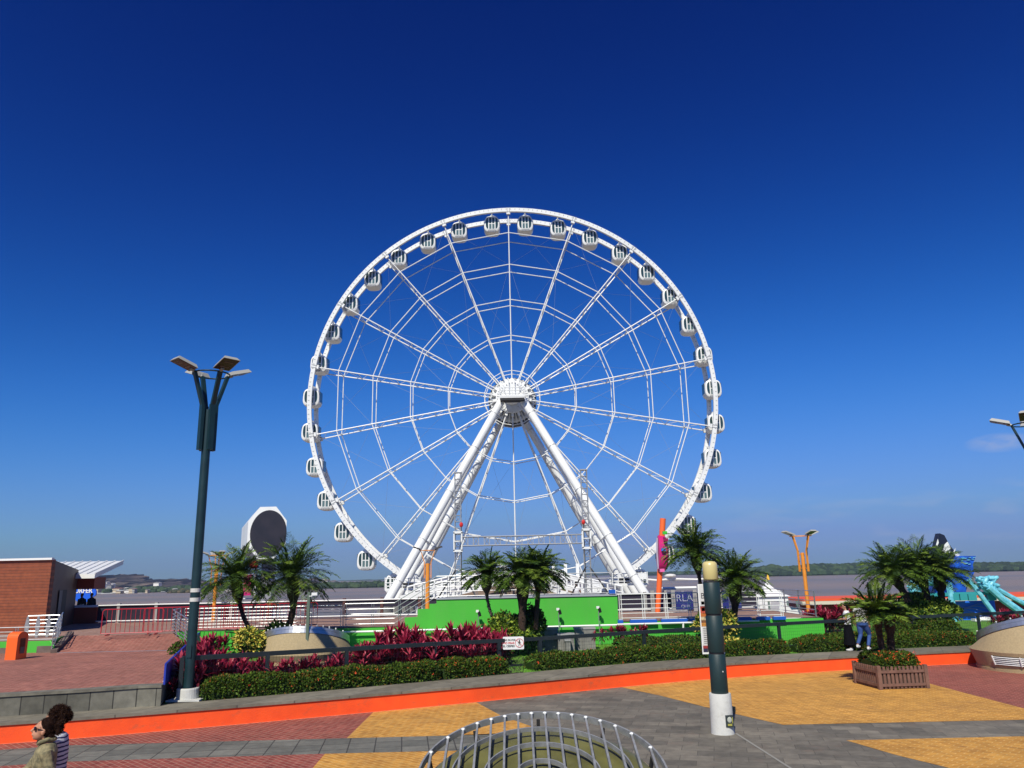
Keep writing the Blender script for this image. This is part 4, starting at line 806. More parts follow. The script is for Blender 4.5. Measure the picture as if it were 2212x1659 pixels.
# ------------------------------------------------------------------ round skylights
SKG=mat('skylight_glass',(.15,.145,.045,1),.35,var=.4,scale=2.5,spec=.5)
def skylight(label,c,Rb,hr,Rt,tilt,dirn,z0,shoulder=None,vent=False,cage=True,dish=True,nring=4):
    """slanted round skylight: rendered drum, steel band, grid of bars over an olive dome; dirn=+1 tilts the disc to -Y (towards the plaza)"""
    o=thing('round_skylight',label,'skylight',(c[0],c[1],z0)); n=72; T=Matrix.Rotation(tilt*dirn,3,'X'); C0=Vector((c[0],c[1],hr))
    def circ(r,dz=0): return [T@Vector((r*math.cos(2*PI*i/n),r*math.sin(2*PI*i/n),dz))+C0 for i in range(n)]
    def flat(r,z): return [Vector((c[0]+r*math.cos(2*PI*i/n),c[1]+r*math.sin(2*PI*i/n),z)) for i in range(n)]
    q=MB(); rs=[flat(Rb*.93,z0),flat(Rb*.935,z0+.10),flat(Rb*.915,z0+.10)]
    sh=shoulder or .5
    rs+=[flat(Rb,z0+sh),circ(Rt*1.02,-.20),circ(Rt*.975,-.15),circ(Rt*.86,-.2)]
    vs=[p for r_ in rs for p in r_]; fs=[(k*n+i,k*n+(i+1)%n,(k+1)*n+(i+1)%n,(k+1)*n+i) for k in range(len(rs)-1) for i in range(n)]
    q.add(vs,fs); q.build('drum',BEIGE,o,smooth=True,auto=25)
    q=MB(); rr=[circ(Rt*1.035,-.19),circ(Rt*1.035,-.06),circ(Rt*1.0,-.06),circ(Rt*1.0,-.19)]
    if not cage:
        vs=[p for r_ in rr for p in r_]; q.add(vs,[(k*n+i,k*n+(i+1)%n,((k+1)%4)*n+(i+1)%n,((k+1)%4)*n+i) for k in range(4) for i in range(n)]); q.build('steel_band',STEEL,o)
    q=MB()
    for k in range(9):
        r_=Rt*.97*math.cos(k/8*PI/2*.98); z_=-.13+.11*math.sin(k/8*PI/2)
        if k==0: vs=[]
        vs+=circ(r_,z_)
    q.add(vs,[(k*n+i,k*n+(i+1)%n,(k+1)*n+(i+1)%n,(k+1)*n+i) for k in range(8) for i in range(n)]); gl=q.build('glass_dome',SKG,o,smooth=True)
    for xx in (-.38,.38):
        q=MB(); P=[]
        for i in range(13):
            y=-1+2*i/12; yy=y*Rt*.9*math.sqrt(1-(xx*.9)**2)*.97; rad=math.hypot(xx*Rt*.75,yy)/(Rt*.9); P.append(T@Vector((xx*Rt*.75,yy,-.135+.10*math.sqrt(max(0,1-rad**2))))+C0)
        for a,b in zip(P,P[1:]): q.bar(a,b,.12,.025,up=T@Vector((0,0,1)))
        q.build('glazing_bar',GALV,o)
    # cage: concentric rings with parallel bars
    for k in range(nring):
        r_=Rt*(1-.268*k)+.02; q=MB(); P=circ(r_,.06 if cage else -.0); m_=len(P); hgt=.09 if k==0 else .06
        N_t=T@Vector((0,0,1)); t_=.012 if k==0 else .008
        vs=[]
        for i,p in enumerate(P):
            rad=(p-C0-N_t*.0); rad=(T@Vector((math.cos(2*PI*i/n),math.sin(2*PI*i/n),0)))
            vs+=[p-N_t*hgt/2-rad*t_,p+N_t*hgt/2-rad*t_,p+N_t*hgt/2+rad*t_,p-N_t*hgt/2+rad*t_]
        q.add(vs,[(i*4+j,((i+1)%m_)*4+j,((i+1)%m_)*4+(j+1)%4,i*4+(j+1)%4) for i in range(m_) for j in range(4)]); q.build('cage_ring',GALV if cage else STEEL,o)
    nb=16; N_t=T@Vector((0,0,1))
    for k in range(nb):
        xx=-.94+1.88*k/(nb-1); yy=math.sqrt(1-xx*xx); q=MB(); a=T@Vector((xx*Rt,-yy*Rt,.06))+C0; b=T@Vector((xx*Rt,yy*Rt,.06))+C0; q.bar(a,b,.028,.055,up=N_t)
        for e in (a,b): q.ell(e+N_t*.035,(.03,.03,.02),6,4,mi=1)
        q.build('cage_bar',[GALV,WHITE2],o)
    q=MB()
    for k in range(10):
        a=2*PI*(k+.5)/10; p=T@Vector((Rt*math.cos(a),Rt*math.sin(a),0))+C0; p2=T@Vector((Rt*.98*math.cos(a),Rt*.98*math.sin(a),-.17))+C0; q.bar(p,p2,.05,.03,mi=0)
    q.build('bracket',DARK if cage else WHITE2,o)
    if vent:
        for va in vent:
            q=MB(); a0,a1,zA,zB=va; 
            for i in range(12):
                t0=a0+(a1-a0)*i/12; t1=a0+(a1-a0)*(i+1)/12; f=lambda t,z,dr:Vector((c[0]+(Rb*(.915+.085*(z-z0-.1)/(sh-.1))+dr)*math.cos(t),c[1]+(Rb*(.915+.085*(z-z0-.1)/(sh-.1))+dr)*math.sin(t),z))
                q.add([f(t0,zA,.012),f(t1,zA,.012),f(t1,zB,.012),f(t0,zB,.012)],[(0,1,2,3)],0)
                for s_ in range(5):
                    z_=zA+(zB-zA)*(s_+.5)/5; q.add([f(t0,z_-.016,.045),f(t1,z_-.016,.045),f(t1,z_+.010,.03),f(t0,z_+.010,.03)],[(0,1,2,3)],1)
            for t in (a0,(a0+a1)/2,a1): q.bar(f(t,zA,.05),f(t,zB,.05),.03,.04,mi=1)
            q.build('vent_louvre',[DARK,WHITE2],o)
    return o
fc=at(1172,1671,10.4); skylight('large round skylight under a galvanised bar cage in the foreground',(fc.x,10.5),1.72,at(1172,1672,10.5).z-.06,1.52,R(17),1,0,shoulder=.45)
s1=at(655,1372,29.9); skylight('beige round skylight with steel band in the flower bed behind the ti plants',(s1.x,30.5),1.72,BED+.85,1.52,R(17),-1,BED,shoulder=.35,cage=False)
s2=at(2268,1400,27.2); skylight('big beige round skylight drum with louvred vent at the right edge of the plaza',(s2.x,27.6),2.15,1.28,1.85,R(17),-1,0,shoulder=.62,cage=False,vent=((R(196),R(244),.22,.50),))
# ------------------------------------------------------------------ planter box
pc0=G(1902,1490.4,0); pa_=R(4); PB_=1.42; ux=Vector((math.cos(pa_),math.sin(pa_),0)); uy=Vector((-math.sin(pa_),math.cos(pa_),0)); pcen=pc0+ux*(PB_/2)+uy*(PB_/2); pcen.z=0
PLW=mat('planter_wood',(.20,.105,.075,1),.7,var=.3,scale=6,bump=.3)
PX=thing('planter_box','square brown slatted wooden planter with clipped hedge and palm on the plaza','planter',pcen)
for k in range(4):
    Rk=Matrix.Rotation(pa_+k*PI/2,3,'Z'); q=MB(); f=lambda x,y,z:pcen+Rk@Vector((x,y,z)); Hh=.60
    q.box(f(0,-PB_/2+.05,Hh/2),(PB_-.1,.02,Hh-.08),M=Rk,mi=1)
    n=12
    for i in range(n): x=-PB_/2+.06+(PB_-.12)*i/(n-1); q.box(f(x,-PB_/2+.02,Hh/2+.02),(.068,.03,Hh),M=Rk)
    for z in (.12,Hh-.12): q.box(f(0,-PB_/2-.005,z),(PB_+.02,.035,.075),M=Rk)
    q.build('slatted_side',[PLW,mat('planter_inner',(.05,.03,.022,1),.9)],PX)
q=MB()
for sx_ in (-1,1):
    for sy_ in (-1,1): q.box(pcen+ux*sx_*(PB_/2-.01)+uy*sy_*(PB_/2-.01)+Vector((0,0,.33)),(.1,.1,.64),rz=pa_)
q.box(pcen+Vector((0,0,.50)),(PB_-.12,PB_-.12,.02),rz=pa_,mi=1); q.build('corner_post',[PLW,SOIL],PX)
# ------------------------------------------------------------------ left building
bz=at(0,1210,31).z
BY=36.0; cL=at(113,1208,BY); cR=at(170,1231,43.8)
BLD=thing('wooden_building','reddish wood-clad building with white roof edge at the far left','building',(cL.x,BY,UZ))
q=MB(); q.box((cL.x-15,BY+.15,(UZ+cL.z)/2),(30,.3,cL.z-UZ)); q.build('front_wall',WOODW,BLD)
q=MB(); q.add([(cL.x+.0,BY,UZ),(cR.x,43.8,UZ),(cR.x,43.8,cR.z),(cL.x+.0,BY,cL.z)],[(0,1,2,3)]); 
dv=(Vector((cR.x,43.8,0))-Vector((cL.x,BY,0))).normalized(); q.build('side_wall',mat('wood_side_shaded',(.085,.042,.028,1),.6,var=.2,scale=1),BLD)  # same wood, darker: the sunless side is put into its colour
q=MB(); a=Vector((cL.x,BY,0))+dv*2.6; b=Vector((cL.x,BY,0))+dv*5.0; nn=Vector((dv.y,-dv.x,0))*.03
dz=at(140,1274,39.5).z
q.add([a+nn+Vector((0,0,UZ)),b+nn+Vector((0,0,UZ)),b+nn+Vector((0,0,dz)),a+nn+Vector((0,0,dz))],[(0,1,2,3)],0)
c=a.lerp(b,.35); q.add([a+nn*2+Vector((0,0,UZ)),c+nn*2+Vector((0,0,UZ)),c+nn*2+Vector((0,0,dz-.02)),a+nn*2+Vector((0,0,dz-.02))],[(0,1,2,3)],1)
q.build('doorway',[DARK,mat('door_grey',(.10,.105,.11,1),.6)],BLD)
q=MB(); q.add([(cL.x-30,BY,cL.z),(cL.x,BY,cL.z),(cR.x,43.8,cR.z),(cR.x-30,43.8,cR.z)],[(0,1,2,3)]); q.box((cL.x-15,BY-.02,cL.z+.02),(30.1,.2,.09)); q.build('roof',WHITE2,BLD)
A,B,Cc,D=at(140,1213,50),at(267,1211.5,50),at(205,1240,43),at(171,1240,43)
A=A+Vector((-4,0,0)); D=D+Vector((-6,0,0)); q=MB(); q.ext([A,B,Cc,D],(0,0,-.22))
for i in range(16):
    t=i/15; p0=A.lerp(B,t); p1=D.lerp(Cc,t); q.bar(p0+Vector((0,0,.02)),p1+Vector((0,0,.02)),.06,.07)
q.build('canopy_roof',WHITE2,BLD)
q=MB(); a,b=at(168,1250,44),at(207,1248,44); q.box(((a.x+b.x)/2-1,44.5,at(190,1260,44).z),(b.x-a.x+2,1.2,.62)); q.build('canopy_beam',mat('beam_redbrown',(.28,.05,.025,1),.6),BLD)
q=MB(); q.box(((a.x+b.x)/2-1,44,UZ+.42),(b.x-a.x+2.6,.3,.84)); q.build('counter_wall',mat('beam_redbrown',C(0,0,0)),BLD)
q=MB(); q.box(((a.x+b.x)/2-1,44,UZ+.87),(b.x-a.x+2.7,.45,.06)); q.build('counter_top',WHITE2,BLD)
# SURFER ride sign
sp=at(180,1281,55); SF=thing('ride_sign','bright blue rounded ride sign lettered SURFER behind the wood-clad building','sign',(sp.x,55,UZ))
q=MB(); P=[]
for i in range(24):
    a=2*PI*i/24; x=.88*math.cos(a)*(1 if math.sin(a)>-.3 else .72); z=.50*math.sin(a)*(1 if math.sin(a)>0 else 1.35); P.append(Vector((sp.x+x,55,sp.z+z)))
q.ext(P,(0,.12,0)); q.build('sign_board',mat('sign_blue',(.01,.12,.75,1),.5),SF)
textmesh('SURFER',.42,mat('sign_letters',(.8,.8,.8,1),.5),(sp.x-.08,54.97,sp.z+.14),'lettering',SF,bold=.012)
q=MB(); q.box((sp.x+.1,55.1,(UZ+sp.z)/2-1.2),(.2,.15,sp.z-UZ+1.6)); q.build('sign_post',mat('sign_blue',C(0,0,0)),SF)
# ------------------------------------------------------------------ left railings
railing('landing_railing','steel railing with flat lance posts on the landing in front of the wood-clad building',[Vector((at(57,1367,33.0).x,33.0,UZ)),Vector((rl1.x-.4,33.2,UZ))],h=.85,nr=5,posts=4,post='leaf')
railing('ramp_railing','short steel railing sloping down the left side of the brick ramp',[Vector((rl1.x-.35,ry-.3,UZ+.1)),Vector((rl0.x-.25,ramp_y0+.05,TZ+.1))],h=.85,nr=4,posts=4,post='leaf',rr=.014)
railing('low_railing','low steel railing behind the orange bin on the left terrace',[Vector((-34,ramp_y0+.55,TZ+.2)),Vector((rl0.x-.5,ramp_y0+.55,TZ+.2))],h=.72,nr=4,posts=12,rr=.016)
railing('ramp_railing','sloping steel railing on the right side of the brick ramp beside the green lamp post',[Vector((-12.3,ramp_y0+.3,TZ)),Vector((-14.3,33.6,UZ)),Vector((-14.75,35.4,UZ))],h=.95,nr=6,posts=5,post='leaf')
q=MB(); a=Vector((XL-.02,sw[-1][1]+.1,TZ)); b=Vector((-12.1,ramp_y0+.2,TZ)); q.ext([a,b,b+Vector((0,0,.62)),a+Vector((0,0,.50))],(.05,0,0)); 
BPn=q.build('edge_barrier',BLUEP,origin=a); tag(BPn,'narrow blue panel railing on the edge of the terrace beside the ti plants','panel')
q=MB()
for i in range(6): p=a.lerp(b,.02+i*.02)+Vector((-.01,-.01,.06+i*.07)); q.ell(p,(.02,.02,.02),5,4)
q.build('bolt',WHITE2,BPn)
# orange bin
ob_=G(33,1424,TZ); OB=thing('litter_bin','bright orange litter bin with rounded top on the left brick terrace','bin',ob_)
q=MB(); wB,hB,dB=.40,.92,.42; ra=R(84); Mz=Matrix.Rotation(ra,3,'Z'); prof=[(-dB/2,0)]+[(-dB/2+dB*.5*(1-math.cos(t)),hB-.2+.2*math.sin(t)) for t in [PI*i/10 for i in range(11)]]+[(dB/2,0)]
P=[ob_+Mz@Vector((p[0]*1.25,-wB/2,p[1])) for p in prof]; q.ext(P,Mz@Vector((0,wB,0))); q.build('shell',mat('bin_orange',(.85,.13,.015,1),.45),OB)
q=MB(); c_=ob_+Mz@Vector((0,-wB/2-.008,.48)); q.box(c_,(.24,.012,.42),M=Mz); q.box(ob_+Mz@Vector((0,-wB/2-.016,.30)),(.2,.012,.22),M=Mz,mi=1); q.build('opening',[mat('bin_inner',(.13,.04,.01,1),.8),mat('bin_tin',(.14,.12,.09,1),.7)],OB)
# red crowd barriers
def barrier():
    o=thing('crowd_barrier','barrier','barrier'); L_=2.35; h=1.05; q=MB(); r_=.02
    P=[(0,0,.12),(0,0,h-.12)]+[(.12-.12*math.cos(t),0,h-.12+.12*math.sin(t)) for t in (.5,1.05,1.57)]+[(L_-.12+.12*math.sin(t),0,h-.12+.12*math.cos(t)) for t in (0,.5,1.05,1.57)]+[(L_,0,.12),(0,0,.12)]
    q.tube(P,r_,6); q.build('frame',RED,o)
    for i in range(1,13): q=MB(); q.tube([(L_*i/13,0,.12),(L_*i/13,0,h)],.011,5); q.build('bar',RED,o)
    for x in (.25,L_-.25): q=MB(); q.box((x,0,.06),(.03,.5,.04)); q.tube([(x,0,.06),(x,0,.12)],.015,4); q.build('foot',RED,o)
    return o
b_=barrier(); bs=[(214,1362,0,'leftmost of the row, beside the landing railing'),(304,1361,1,'second from the left, in front of the river rail'),(396,1358,2,'just right of the tall green lamp post'),(478,1353,3,'behind the leftmost palm'),(562,1349,4,'farthest right, behind the second palm')]
for i,(x,y,_,lb) in enumerate(bs):
    o=b_ if i==0 else copy_tree(b_); Yd=32.6+i*.75; p=at(x,y,Yd); o.location=(p.x+.08,Yd,UZ+.0); o.rotation_euler=(0,0,R((8,12,4,-6,10)[i])); o['label']='red metal crowd barrier, '+lb; o['group']='red crowd barriers on the terrace'
# river rail: dark panels with pale posts
RV=thing('river_rail','long dark-panelled river railing with pale posts along the water edge','railing',(-26,44,UZ))
DP=mat('river_panel',(.030,.026,.042,1),.35,var=.2,scale=2); xs0=-34; k=0
while xs0<12.8:
    x1=xs0+2.05; solid=xs0>4 or xs0<-14
    q=MB(); q.box(((xs0+x1)/2,44,UZ+.53 if solid else UZ+.74),(x1-xs0-.18,.05,.86 if solid else .42)); q.build('panel',DP,RV)
    q=MB(); q.box((xs0,44,UZ+.5),(.16,.16,1.04)); q.build('post',mat('pale_post',(.30,.30,.29,1),.8) if solid else mat('brown_post',(.09,.035,.03,1),.8),RV); xs0=x1
q=MB(); q.tube([(-34,43.9,UZ+.92),(12.8,43.9,UZ+.92)],.035,6); q.build('top_rail',WHITE2,RV)
q=MB(); q.tube([(-34,43.9,UZ+.10),(12.8,43.9,UZ+.10)],.03,6); q.build('rail',WHITE2,RV)
# navy banners
NV=mat('banner_navy',(.012,.018,.16,1),.5); LTR=mat('banner_letters',(.36,.39,.44,1),.6)
for i,(x0_,x1_,t1,t2) in enumerate(((1420,1431,'',''),(1458.5,1497.5,'RLA','QUIL'),(1560,1600,'',''))):
    a,b=at(x0_,1290,43.2),at(x1_,1290,43.2); o=thing('navy_banner',('narrow navy banner by the foot of the orange and magenta pole','navy blue banner with pale letters RLA on the river rail','dark navy banner behind the right palm trunk')[i],'banner',((a.x+b.x)/2,43.2,UZ))
    q=MB(); q.box(((a.x+b.x)/2,43.2,UZ+.55),(b.x-a.x,.04,.90)); q.build('cloth',NV,o)
    if t1: textmesh(t1,.52,LTR,((a.x+b.x)/2,43.17,UZ+.66),'lettering',o,bold=-.004)
    if t2: textmesh(t2,.22,LTR,((a.x+b.x)/2+.05,43.17,UZ+.24),'lettering',o)
for i,(x_,lb) in enumerate(((1409,'left of the orange pole'),(1436,'between the two navy banners'),(1454,'at the left side of the RLA banner'),(1501,'at the right side of the RLA banner'))):
    p=at(x_,1290,43); q=MB(); q.box((p.x,43,UZ+.55),(.20,.12,1.1)); q.box((p.x,43,UZ+.55),(.10,.14,.5),mi=1); tag(q.build('banner_frame',[mat('pale_post',C(0,0,0)),mat('frame_inset',(.2,.2,.2,1),.7)],origin=(p.x,43,UZ)),'pale concrete upright '+lb,'upright')
q=MB(); a,b=at(1418,1271.5,44.6),at(1504,1269.5,44.6); q.tube([a,b],.09,6); tag(q.build('white_tube_rail',WHITE2),'long white tube rail along the water right of the orange pole','rail')
# ------------------------------------------------------------------ orange/magenta hammer ride
p0=at(1420,1311,42.5); tp=at(1432,1120,42.5); HR=thing('hammer_ride','leaning orange pole ride with a magenta disc carriage seen edge-on','ride',(p0.x,42.5,UZ))
OP=mat('ride_orange',(.85,.15,.03,1),.4); MG=mat('ride_magenta',(.55,.015,.16,1),.4)
q=MB(); q.tube([(p0.x,42.5,UZ),tp],[.14,.16],16); q.build('pole',OP,HR,smooth=True,auto=40)
q=MB(); c=at(1430,1195,42.3); M=Matrix.Rotation(R(3),3,'Y'); vs=[];n=28
for x,r_ in ((-.22,.85),(-.17,.9),(.17,.84),(.25,.72),(.28,0)):
    for j in range(n): vs.append(c+M@Vector((x,r_*.6*math.cos(2*PI*j/n),r_*1.05*math.sin(2*PI*j/n))))
q.add(vs,[(k*n+j,k*n+(j+1)%n,(k+1)*n+(j+1)%n,(k+1)*n+j) for k in range(4) for j in range(n)]+[tuple(range(n-1,-1,-1))]); q.build('carriage',MG,HR,smooth=True,auto=35)
q=MB(); q.tube([c+Vector((-.22,-.1,.8)),c+Vector((-.28,-.1,0)),c+Vector((-.26,-.1,-.8))],.05,6); q.build('carriage_rim',mat('ride_pale',(.4,.4,.5,1),.5),HR)
for (x,y),col_ in (((1436,1151),(.05,.5,.03,1)),((1433,1187),(.03,.16,.75,1)),((1430,1232),(.8,.15,.4,1)),((1438,1166),(.25,.01,.06,1))):
    pp=at(x,y,41.7); q=MB(); q.box(pp,(.22,.22,.16)); q.build('seat_block',mat('ride_block_%d'%int(col_[2]*100),col_,.4),HR)
q=MB(); q.box((p0.x+.9,42.2,UZ+.08),(1.2,.2,.08),rz=R(-12)); q.build('base_frame',GALV,HR)
# big round screen on white octagonal column (left)
c=at(578,1152,58); RS=thing('round_screen','large white octagonal frame holding a dark oval screen behind the palms','screen',(c.x,58,-1))
q=MB(); 
def octo(cx,cy,cz,rx,rz,y): return [Vector((cx+rx*X_,y,cz+rz*Z_)) for X_,Z_ in ((-.42,-1),(.42,-1),(1,-.45),(1,.45),(.42,1),(-.42,1),(-1,.45),(-1,-.45))]
fr=octo(c.x+.2,0,c.z,1.40,1.86,57.2); bk=octo(c.x-1.6,0,c.z-.2,1.35,1.80,61.0); q.add(fr+bk,[(0,1,2,3,4,5,6,7),(15,14,13,12,11,10,9,8)]+[(i,i+8,(i+1)%8+8,(i+1)%8) for i in range(8)]); q.build('frame',WHITE,RS)
q=MB(); P=[Vector((c.x+.32+1.32*math.cos(2*PI*i/40),57.12,c.z-.05+1.66*math.sin(2*PI*i/40))) for i in range(40)]; q.ext(P,(0,.06,0)); q.build('dark_disc',mat('screen_dark',(.016,.013,.022,1),.45,col2=(.007,.007,.016,1),scale=1.5),RS)
q=MB(); q.box((c.x-.1,59,(c.z-3)/2-.8),(.8,.8,c.z+1.2)); q.build('column',mat('screen_column',(.3,.3,.34,1),.6),RS)
# small pink ride tower between palms
c=at(540,1272,52); PK=thing('ride_tower','small pink and white ride tower seen between the two left palms','ride',(c.x,52,UZ-2))
q=MB()
for e in (-.45,.35): q.box((c.x+e,52,c.z-1.0),(.12,.3,4.6))
for k in range(6): q.box((c.x,52,c.z-1.6+k*.5),(.9,.2,.06))
q.build('frame',WHITE2,PK); q=MB(); q.box((c.x-.05,51.7,c.z+.25),(.5,.3,1.3)); q.build('panel',MG,PK); q=MB(); q.ell((c.x+.3,51.6,c.z+1.5),(.3,.2,.25),10,6); q.build('ornament',mat('ride_red',(.7,.03,.03,1),.5),PK)
# ------------------------------------------------------------------ tent
a=at(1655,1247,45); TN=thing('peaked_tent','white peaked marquee tent with a small yellow finial beyond the deck','tent',(a.x+.0,44,-1.0))
def canopy(cx,cy,hw_,zb,zt_,q):
    n=16; vs=[];m_=10
    for k in range(m_+1):
        t=k/m_; r_=hw_*((1-t)**1.9*.93+.07*(1-t)); z=zb+(zt_-zb)*t
        for j in range(4*6):
            s=j/6; e=int(s)%4; f=s-int(s); cs=[(-1,-1),(1,-1),(1,1),(-1,1)]; x=cs[e][0]*(1-f)+cs[(e+1)%4][0]*f; y=cs[e][1]*(1-f)+cs[(e+1)%4][1]*f; vs.append((cx+x*r_,cy+y*r_,z))
    N=24; q.add(vs,[(k*N+j,k*N+(j+1)%N,(k+1)*N+(j+1)%N,(k+1)*N+j) for k in range(m_) for j in range(N)])
TW=mat('tent_white',(.78,.78,.78,1),.6)
zt_=at(1657,1252,45).z; zb_=at(1657,1286,45).z
q=MB(); canopy(a.x,45,.95,zb_-.05,zt_,q); q.build('roof',TW,TN,smooth=True,auto=50)
q=MB(); q.box((a.x,45,(zb_-.05-1.0)/2),(1.66,1.66,zb_-.05+1.0)); q.build('side_panel',TW,TN)
q=MB(); q.tube([(a.x+.1,45,zt_-.02),(a.x+.1,45,zt_+.28)],[.10,.03],6); q.build('finial',mat('finial_yellow',(.75,.45,.02,1),.5),TN)
for k in range(4): q=MB(); x=a.x-.55+k*.5; q.box((x,43.2,zb_-1.2),(.10,.05,1.9)); q.build('frame_pole',mat('tent_pole',(.12,.17,.15,1),.5),TN)
c=at(1722,1322,42); q=MB(); P=[at(1685,1300,42),at(1700,1308,42),at(1738,1320,42),at(1744,1334,42),at(1744,1345,42),at(1680,1345,42)]; q.ext(P,(0,1.5,0)); tag(q.build('tent_flap',TW),'low white canvas flap at the foot of the peaked tent','canvas')
# kiosk
a,b=at(1733,1297,50),at(2212,1287,50); KZ=a.z; x1=b.x+14
KS=thing('kiosk','long low kiosk with orange-red roof edge and dark red wall by the river','kiosk',((a.x+x1)/2,51,-1.2))
q=MB(); q.box(((a.x+x1)/2,52,KZ+.02),(x1-a.x,4.5,.14),mi=0); q.build('roof',mat('roof_orange_red',(.75,.10,.03,1),.6),KS)
q=MB(); q.box(((a.x+x1)/2,49.9,KZ-.16),(x1-a.x+.2,.35,.20)); q.build('fascia',mat('fascia_cream',(.62,.55,.45,1),.6),KS)
q=MB(); q.box(((a.x+x1)/2,52.3,(KZ-.3-1.2)/2),(x1-a.x-.3,3.4,KZ-.3+1.2)); q.build('wall',mat('kiosk_red',(.26,.012,.022,1),.6),KS)
# ------------------------------------------------------------------ whale ride
c=at(2075,1300,45); WR=thing('whale_ride','blue octopus-armed ride topped by a black and white whale tail at right','ride',(c.x,46,-.6))
LB=mat('ride_light_blue',(.22,.62,.75,1),.4,col2=(.10,.42,.55,1),scale=5); BL2=mat('ride_blue',(.012,.11,.62,1),.4,col2=(.01,.05,.30,1),scale=3); TL=mat('ride_teal',(.03,.28,.30,1),.5)
q=MB(); P=[at(*p,45.2) for p in ((2010,1212),(2022,1185),(2030,1152),(2040,1156),(2051,1177),(2062,1190),(2070,1203),(2085,1212),(2098,1216),(2080,1228),(2030,1232))]; q.ext(P,(0,.5,0)); q.build('whale_tail',mat('whale_black',(.012,.016,.035,1),.35),WR)
q=MB(); P=[at(*p,45.15) for p in ((2036,1190),(2041,1176),(2047,1170),(2053,1182),(2052,1194),(2040,1193))]; q.ext(P,(0,.03,0)); P=[at(*p,45.15) for p in ((2022,1178),(2026,1164),(2028,1172),(2025,1180))]; q.ext(P,(0,.03,0)); P=[at(*p,45.15) for p in ((2059,1194),(2064,1184),(2063,1192),(2074,1199),(2066,1202))]; q.ext(P,(0,.03,0)); q.build('white_patch',WHITE2,WR)
q=MB(); P=[at(*p,44.8) for p in ((2058,1224),(2072,1201),(2108,1201),(2101,1220),(2103,1229),(2100,1233),(2060,1228))]; q.ext(P,(0,1.2,0)); P=[at(*p,44.9) for p in ((2018,1240),(2105,1236),(2098,1250),(2090,1262),(2085,1290),(2020,1290))]; q.ext(P,(0,1.4,0)); q.build('wave_body',BL2,WR)
q=MB()
for i in range(14):
    x=2074+random.uniform(0,28); y=1204+random.uniform(0,16); q.bar(at(x,y,44.75),at(x+5,y-1,44.75),.03,.03)
q.build('spray_lines',LB,WR)
def limb(pts,w_,mt=LB,Yd=44.5,nm='support_arm'):
    q=MB(); q.tube([at(*p,Yd+(p2 if False else 0)) for p in pts],w_,8); q.build(nm,mt,WR)
limb([(2049,1258),(2056,1300),(2066,1352)],.17); limb([(2092,1252),(2120,1288),(2145,1322),(2158,1340)],.14); limb([(2136,1268),(2168,1296),(2205,1322),(2260,1360)],.20,Yd=44); limb([(2150,1270),(2185,1290),(2240,1318),(2290,1345)],.14,Yd=45.5)
limb([(1990,1262),(1965,1290),(1938,1312),(1915,1330)],.22,Yd=44.6); limb([(1998,1250),(1996,1275),(1999,1295)],.16,Yd=45.4)
rnd=random.Random(9)
for grp in (((2130,1258,22,14),(2140,1268,14,8)),((1985,1262,14,14),(1975,1272,10,8)),((2010,1256,8,8),)):
    q=MB()
    for (cx,cy,rx,ry_) in grp:
        for i in range(40):
            p=at(cx+rnd.uniform(-rx,rx)*.85,cy+rnd.uniform(-ry_,ry_)*.75,44.3+rnd.uniform(-.3,.3)); r_=rnd.uniform(.05,.16); q.ell(p,(r_*1.8,r_,r_*.8),7,5,M=Matrix.Rotation(rnd.uniform(-.9,.9),3,'Y'))
    q.build('wave_crest',LB,WR)
q=MB()
for a,b in (((2000,1285),(2150,1281)),((1985,1283),(2020,1290))): q.bar(at(*a,44.6),at(*b,44.6),.3,.18)
for x in (2062,2078,2098,2140): q.box(at(x,1290,44.5),(.45,.3,.35))
q.build('machinery',TL,WR)
q=MB(); a,b=at(2064,1342,45.3),at(2148,1297,45.3); q.box(((a.x+b.x)/2,45.4,(a.z+b.z)/2),(b.x-a.x,.2,b.z-a.z)); q.box(((a.x+b.x)/2-.3,45.6,a.z-.35),(b.x-a.x-.6,.8,.5)); q.build('wave_panel',mat('wave_blue',(.02,.16,.80,1),.4),WR)
q=MB()
for i in range(5):
    P=[at(2066+t*78,1308+i*5+4*math.sin(t*7+i),45.18) for t in [j/10 for j in range(11)]]; q.tube(P,.022,4)
q.build('painted_wave',mat('wave_lilac',(.16,.22,.62,1),.5),WR)
q=MB(); a=at(2065,1353,44.2); q.box((a.x+.6,44.4,a.z-.1),(1.4,.9,.42)); q.build('step_block',WHITE2,WR)
q=MB(); p=at(2128,1338,44); q.ell(p,(.45,.3,.14),10,6); q.box(p+Vector((-.5,0,-.02)),(.3,.4,.12),mi=0); q.build('dolphin_seat',WHITE2,WR)
